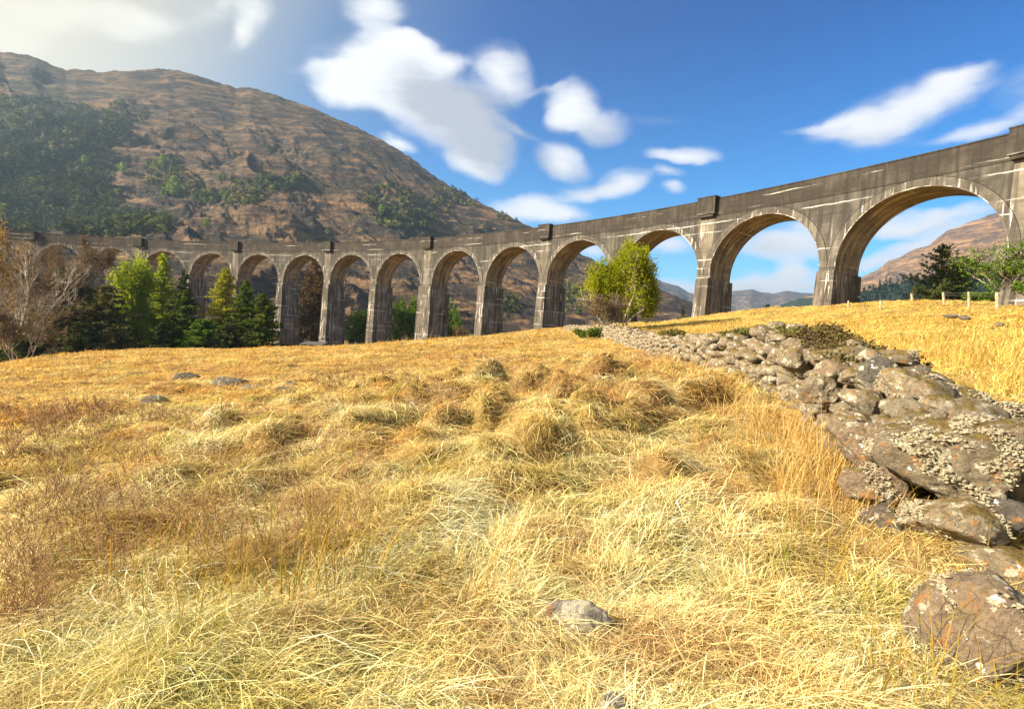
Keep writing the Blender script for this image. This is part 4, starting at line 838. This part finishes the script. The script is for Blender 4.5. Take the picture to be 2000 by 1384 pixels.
def shed(px, pt, pb, Y, wpx, lab):
    b = at(px, pb, Y); top = ray(px, pt)[2]*Y; w = wpx*Y/F; h = top-b[2]; b[2] -= 1.5
    root = empty('shed', b.tolist(), label=lab, cat='shed'); x, y, z = b; zt = top-.35
    def bx(x0, x1, y0, y1, z0, z1, dz=0.):
        V = np.array([(x0, y0, z0), (x1, y0, z0), (x1, y1, z0), (x0, y1, z0), (x0, y0, z1), (x1, y0, z1), (x1, y1, z1+dz), (x0, y1, z1+dz)]); return V, np.array([(0, 3, 2, 1), (4, 5, 6, 7), (0, 1, 5, 4), (1, 2, 6, 5), (2, 3, 7, 6), (3, 0, 4, 7)])
    V, Q = bx(x-w/2, x+w/2, y, y+4, z, zt, .5); mesh('wall', V, Q, shed_w, root)
    n = 24; V = []; Q = []
    for i in range(n+1):
        xx = x-w/2-.3+(w+.6)*i/n; dz = .05*(i % 2)
        V += [(xx, y-.5, zt+.0+dz), (xx, y+4.4, zt+.62+dz), (xx, y+4.4, zt+.57+dz), (xx, y-.5, zt-.05+dz)]
    for i in range(n):
        for j_ in range(4): Q.append((i*4+j_, i*4+(j_+1) % 4, i*4+4+(j_+1) % 4, i*4+4+j_))
    mesh('roof', V, np.array(Q), shed_r, root)
    V, Q = bx(x-w*.12, x+w*.16, y-.06, y-.003, z, zt-.5); mesh('door', V, Q, bk_dark, root)
shed_w = bark_mat('shed_boards', (.10, .12, .10), (.06, .06, .05), 3); shed_r, t = new_mat('tin_roof'); g = N(t, 'ShaderNodeNewGeometry'); out(t, princ(t, mix(t, noise(t, g.outputs['Position'], 1.5, 4), (.16, .16, .17), (.09, .07, .05)), .5))
shed(606, 670, 688, 132, 40, 'small low shed with a grey tin roof under the brown spruce'); shed(695, 673, 690, 150, 36, 'small dark shed with a rusty roof between two left piers')

# ------------------------------------------------------------------ grass
ROCKS_ALL = [(o.location.x, o.location.y, max(o.dimensions.x, o.dimensions.y)*.24) for o in bpy.data.objects if o.name.split('.')[0] == 'rock']
def sample_xy(n, r0, r1, a0, a1, pw, r):
    u = r.random(n); e = 2-pw; rad_ = (r0**e+u*(r1**e-r0**e))**(1/e); a = r.uniform(a0, a1, n); return rad_*np.sin(a), rad_*np.cos(a), rad_
ROCKS = ROCKS_ALL
def near_wall(X, Y, m=.5):
    best = np.full(len(X), 9.)
    for (x, y, rx) in ROCKS: best = np.minimum(best, np.hypot(X-x, Y-y)/rx*m)
    for s in np.arange(0, ws[-1], .5):
        x = np.interp(s, ws, WP[:, 0]); y = np.interp(s, ws, WP[:, 1]); best = np.minimum(best, np.hypot(X-x, Y-y))
    return best < m
def ribbons(P0, D, Lh, up, down, wid, curl, r, seg=4):
    """blades: root, heading, length, rise and droop"""
    n = len(P0); T = np.linspace(0, 1, seg+1); side = np.c_[-D[:, 1], D[:, 0], np.zeros(n)]
    V = np.zeros((n, 2*seg+1, 3)); ph = r.uniform(-1, 1, n)
    # width faces roughly sideways with random twist
    tw = r.uniform(-.9, .9, n); wd = side*np.cos(tw)[:, None]+np.c_[D[:, 0]*.6, D[:, 1]*.6, np.ones(n)*.5]*np.sin(tw)[:, None]
    for i, t_ in enumerate(T):
        c_ = P0+D*(Lh*t_**1.25)[:, None]+side*(curl*Lh*np.sin(t_*2.4+ph))[:, None]; c_[:, 2] += up*t_-down*t_*t_
        w_ = wid*(1-t_**2*.85)*.5
        if i < seg: V[:, 2*i] = c_-wd*w_[:, None]; V[:, 2*i+1] = c_+wd*w_[:, None]
        else: V[:, 2*seg] = c_
    k = 2*seg+1; b = np.arange(n)[:, None]*k
    Q = np.concatenate([b+np.array([2*i, 2*i+1, 2*i+3, 2*i+2])[None, :] for i in range(seg-1)]); Tt = b+np.array([2*seg-2, 2*seg-1, 2*seg])[None, :]
    return V.reshape(-1, 3), Q, Tt, k
gmat = tint_mat('dry_grass_blades', .35)
gr = np.random.default_rng(77); A0 = R_(-58); A1 = R_(58)
def grass_layer(name, label, n, r0, r1, pw, Lm, wf, cat='grass', green=0., upk=1.0, out_k=.9, seg=4, bright=1.0):
    X, Y, rd = sample_xy(n, r0, r1, A0, A1, pw, gr)
    ok = ~near_wall(X, Y, .34) & (rd < np.interp(np.arctan2(X, Y), CA, CR)+14); X, Y, rd = X[ok], Y[ok], rd[ok]; n = len(X)
    h, bx_, by_, bid = tuss(X, Y); z = base_z(X, Y)+h-.01
    rr_ = np.hypot(bx_, by_)+1e-6; ang0 = np.arctan2(by_, bx_); flow = fbm(X*.45, Y*.45, 2, 61)*2.2-.5
    w = np.clip(rr_*1.3, 0, 1)*out_k; dx = np.cos(ang0)*w+np.cos(flow)*(1-w*.7)+gr.normal(size=n)*.75; dy = np.sin(ang0)*w+np.sin(flow)*(1-w*.7)+gr.normal(size=n)*.75
    l = np.hypot(dx, dy)+1e-6; D = np.c_[dx/l, dy/l, np.zeros(n)]
    sc = 1+.012*rd
    Ls = Lm*gr.uniform(.5, 1.35, n)*sc; Lh = Ls*gr.uniform(.45, 1.0, n); up = Ls*gr.uniform(.35, 1.15, n)*upk*(.55+.45*(1-np.clip(rr_, 0, 1))+.2); dn = up*gr.uniform(.55, 1.35, n)
    wid = wf*np.maximum(.9, rd/3.2)**.80*gr.uniform(.6, 1.3, n)
    V, Q, T3, k = ribbons(np.c_[X, Y, z], D, Lh, up, dn, wid, gr.normal(size=n)*.2, gr, seg)
    c_ = field_tint(X, Y); j_ = gr.normal(size=n)
    c_ = c_*np.clip(np.exp(.46*j_-.02), .22, 1.45)[:, None]; c_ = mixc(c_, np.tile(PALE, (n, 1)), np.clip(gr.random(n)*1.6-1.0, 0, .6)); c_ = mixc(c_, np.tile(RUST, (n, 1)), np.clip(gr.random(n)*2-1.5, 0, .5)); c_ = mixc(c_, c_*np.array([.9, .75, .6])+.0, np.full(n, .3)*(bid > .6))
    if green:
        c_ = mixc(c_, np.tile(GREEN, (n, 1)), np.clip(green*(fbm(X*.7+9, Y*.7, 3, 33)*1.8+.35+gr.normal(size=n)*.35)*(1-sstep(9, 22, rd)), 0, .75))
    c_ = np.clip(c_*bright, .01, .9); cc = np.repeat(c_, k, axis=0)
    f = np.tile(np.array([.62, .62]+[.85, .85]*(1 if seg > 1 else 0)+[1.0]*(k-4)), n)[:, None] if False else 1.0
    o = mesh(name, V, [Q, T3], gmat, smooth=False, col=cc*f); tag(o, label, cat, kind='stuff'); return o
GS = 1.0
grass_layer('grass', 'matted dead golden grass covering the whole field', int(760000*GS), .75, 100, 1.42, .21, .0044, green=.22)
grass_layer('distant_grass', 'soft dead grass carrying the field on to its crest', 330000, 14, 100, .9, .20, .0042, seg=3)
grass_layer('foreground_grass', 'pale tangled straw blades of the nearest grass', int(150000*GS), .6, 10, 1.05, .27, .0042, green=.2, upk=.9)
grass_layer('loose_straw', 'long pale straw stalks lying criss cross over the tussocks', int(60000*GS), .7, 18, 1.1, .46, .0050, upk=.75, out_k=.2, bright=1.35)
grass_layer('green_shoots', 'fresh green shoots low between the dead straw', int(80000*GS), .7, 14, 1.2, .14, .0040, green=1.7, upk=1.6, seg=3)
# rushes: upright stems in tufts
def rushes(name, label, spots, col1, col2, hmin, hmax, wid=.0045, spread=.16, lean=.22):
    P, Lg, C_, D_ = [], [], [], []
    for (x, y, n, s_) in spots:
        px_ = x+gr.normal(size=n)*spread*s_; py_ = y+gr.normal(size=n)*spread*s_; P.append(np.c_[px_, py_, gz(px_, py_)-.02]); Lg.append(gr.uniform(hmin, hmax, n)*s_**.5)
        a = np.c_[px_-x, py_-y]/spread/s_; D_.append(a*.7+gr.normal(size=(n, 2))*.8); m_ = gr.random(n)[:, None]; C_.append((np.array(col1)*m_+np.array(col2)*(1-m_))*gr.uniform(.7, 1.2, n)[:, None])
    P = np.concatenate(P); Lg = np.concatenate(Lg); D = np.concatenate(D_); C_ = np.concatenate(C_); n = len(P); l = np.hypot(D[:, 0], D[:, 1])+1e-6; D3 = np.c_[D[:, 0]/l, D[:, 1]/l, np.zeros(n)]
    rd = np.hypot(P[:, 0], P[:, 1]); V, Q, T3, k = ribbons(P, D3, Lg*lean*np.clip(l, .2, 2.2), Lg*1.05, Lg*.12*np.clip(l, 0, 2.5), wid*np.maximum(1, rd/4.5), gr.normal(size=n)*.12, gr, 4)
    o = mesh(name, V, [Q, T3], gmat, col=np.repeat(C_, k, axis=0)); tag(o, label, 'rushes', kind='stuff')
def gpt(px, py):
    d = ray(px, py); lo, hi = .8, 90.
    ys = np.exp(np.linspace(math.log(.8), math.log(95), 500)); z = base_z(d[0]*ys, ys); k = int(np.argmax(d[2]*ys < z)); return d[0]*ys[k], ys[k]
sp = []
for (px, py, n, s_) in [(1560, 1000, 420, 1.3), (1610, 1010, 420, 1.3), (1520, 960, 300, 1.2), (1590, 940, 360, 1.2), (1630, 1060, 260, 1.1), (1500, 900, 240, 1.2), (1560, 900, 240, 1.2), (1440, 850, 200, 1.3), (1400, 800, 180, 1.3), (1360, 780, 160, 1.3), (1480, 860, 200, 1.3), (1590, 1080, 160, 1), (1330, 760, 140, 1.3), (1300, 740, 120, 1.3), (1640, 980, 300, 1.1)]:
    x, y = gpt(px, py); sp.append((x, y, int(n*.7), s_))
rushes('rushes', 'orange brown rushes growing thick against the wall', sp, (.50, .27, .06), (.72, .54, .22), .2, .6, .0042, .25, .55)
sp = []
for (px, py, n, s_) in [(600, 1150, 90, .9), (640, 1120, 90, .9), (690, 1170, 50, .8), (480, 1120, 60, .9), (560, 1190, 50, .8), (310, 1180, 50, .8), (250, 1150, 60, .9), (440, 960, 60, 1.), (850, 1180, 30, .8), (930, 1190, 30, .8), (380, 1250, 40, .8), (130, 960, 50, 1), (1900, 1130, 26, .8), (1640, 1200, 30, .8), (1600, 1130, 40, .9), (1760, 1400, 60, .8), (1820, 1380, 50, .8), (1700, 1330, 30, .7), (1950, 1360, 40, .8), (1560, 1180, 30, .8), (1850, 1120, 20, .7)]:
    x, y = gpt(px, py); sp.append((x, y, int(n*1.1), s_))
rushes('sedge', 'thin upright olive and orange stems standing out of the near grass', sp, (.20, .22, .03), (.60, .34, .06), .16, .62, .0050, .24, .45)
sp = [(x, y, 9, 1.2) for x, y in zip(gr.uniform(9, 40, 500), gr.uniform(9, 40, 500)) if x > 6.8+.02*y]
sp += [(x, y, 7, 1.2) for x, y in zip(gr.uniform(-50, 5, 500), gr.uniform(20, 60, 500))]
rushes('tall_grass', 'tall yellow grass standing across the fields', sp, (.66, .42, .08), (.52, .28, .06), .2, .5, .005, .9, .45)
sp = []
for _ in range(90):
    px, py = gr.uniform(1720, 2080), gr.uniform(668, 850)
    if py < 700+(px-1790)*.5+20 and px > 1690: x, y = gpt(px, py); sp.append((x, y, 45, gr.uniform(.6, 1.3)))
rushes('tall_grass', 'tall pale yellow grass standing beyond the wall at the right', sp, (.80, .58, .17), (.55, .36, .09), .2, .7, .0045, .40, .65)
# leafless bog myrtle twigs on the left
acc = Acc(); cols_ = []
tr_ = np.random.default_rng(15)
def twig(p, d, ln, rad, depth):
    q_ = p; path = [p]; 
    for i in range(3): d = d+tr_.normal(size=3)*.16+np.array([0, 0, .05]); d = d/np.linalg.norm(d); q_ = q_+d*ln/3; path.append(q_)
    V, Q = tube(path, [rad, rad*.85, rad*.7, rad*.45], 3); acc.add(V, Q)
    if depth:
        for k in range(tr_.integers(2, 4)):
            i = tr_.integers(1, 4); nd = d+tr_.normal(size=3)*.45; nd[2] += .25; twig(path[i], nd/np.linalg.norm(nd), ln*.6, rad*.65, depth-1)
for (cx, cy_, rx, ry, n) in [(120, 900, 130, 60, 70), (300, 1000, 200, 90, 80), (150, 1080, 150, 90, 70), (620, 930, 150, 60, 60), (500, 1080, 160, 70, 50), (60, 1200, 80, 60, 26), (700, 760, 120, 20, 60), (300, 850, 220, 30, 60), (830, 830, 80, 20, 30), (700, 1060, 160, 60, 26), (1270, 720, 60, 14, 60), (150, 830, 150, 20, 40), (980, 710, 120, 6, 30)]:
    for _ in range(n):
        a = tr_.uniform(0, 6.28); q_ = math.sqrt(tr_.random()); x, y = gpt(cx+rx*q_*math.cos(a), cy_+ry*q_*math.sin(a)); p = np.array([x, y, g1(x, y)-.02]); rd = math.hypot(x, y)
        for k in range(tr_.integers(2, 5)):
            d = np.array([tr_.normal()*.35, tr_.normal()*.35, 1.]); twig(p+tr_.normal(size=3)*np.array([.06, .06, 0]), d/np.linalg.norm(d), tr_.uniform(.14, .26), .0024*max(1, rd/4), 2)
V, Q = acc.done(); tag(mesh('bog_myrtle', V, Q, bark_mat('myrtle_twigs', (.30, .18, .09), (.40, .25, .12), 9)), 'leafless reddish brown bog myrtle twigs in the left grass', 'shrubs', kind='stuff')
# heather and moss on the wall top
hr = np.random.default_rng(19); H1, H2 = [], []
def heather(s0, s1, n, hgt, wdt, leafm_, label, seed):
    r = np.random.default_rng(seed); C_ = []; acc = Acc(); c0 = None
    for i in range(n):
        s = r.uniform(s0, s1); x, y, tx, ty, H = wpt(s); f = math.sin(math.pi*(s-s0)/(s1-s0))**.6; off = r.normal()*wdt; hh = hgt*f*(1-abs(off)/wdt*.25)*r.uniform(.3, 1.1)
        zg = float(base_z(np.array([x]), np.array([y]))[0])+H+.10; b = np.array([x-ty*off, y+tx*off, zg-.05]); tip = b+np.array([r.normal()*.07, r.normal()*.07, max(hh, .05)])
        if c0 is None: c0 = b
        if i % 2 == 0: V, Q = tube([b, (b+tip)/2+r.normal(size=3)*.015, tip], [.004, .003, .002], 3); acc.add(V, Q)
        m_ = 16; u = r.uniform(.25, 1.05, m_)[:, None]; C_.append(b+(tip-b)*u+r.normal(size=(m_, 3))*.022)
    C_ = np.concatenate(C_); LV, LF = leaves(C_, .020+.0012*C_[0, 1], r); o = mesh('heather', LV, LF, leafm_, wall, loc=c0); V, Q = acc.done(); mesh('stem', V, Q, bk_dark, o, loc=c0)
lf_heath = leaf_mat('heather_brown', (.11, .07, .038), (.16, .14, .04), .15, 3); lf_heathg = leaf_mat('heather_green', (.17, .175, .04), (.12, .08, .04), .2, 3)
heather(3.9, 5.3, 800, .28, .14, lf_heath, '', 1); heather(5.0, 7.4, 800, .15, .15, lf_heathg, '', 2); heather(7.4, 10, 500, .13, .14, lf_heathg, '', 3); heather(15, 17, 400, .22, .2, lf_heathg, '', 4); heather(2.2, 3.8, 350, .05, .2, lf_heath, '', 5)

# ------------------------------------------------------------------ air
bpy.context.view_layer.update()
hz = bpy.data.meshes.new('haze'); bm2 = bmesh.new(); bmesh.ops.create_cube(bm2, size=1); bm2.to_mesh(hz); bm2.free()
ho = bpy.data.objects.new('haze', hz); COL.objects.link(ho); ho.scale = (14400, 14400, 880); ho.location = (0, 0, 880/2-45); ho['kind'] = 'stuff'
vmx, t = new_mat('haze_air'); v = N(t, 'ShaderNodeVolumePrincipled', i_Density=.00011, i_Anisotropy=.35); v.inputs['Color'].default_value = (.52, .74, 1, 1)
o_ = N(t, 'ShaderNodeOutputMaterial'); L(t, v.outputs[0], o_.inputs['Volume']); hz.materials.append(vmx)
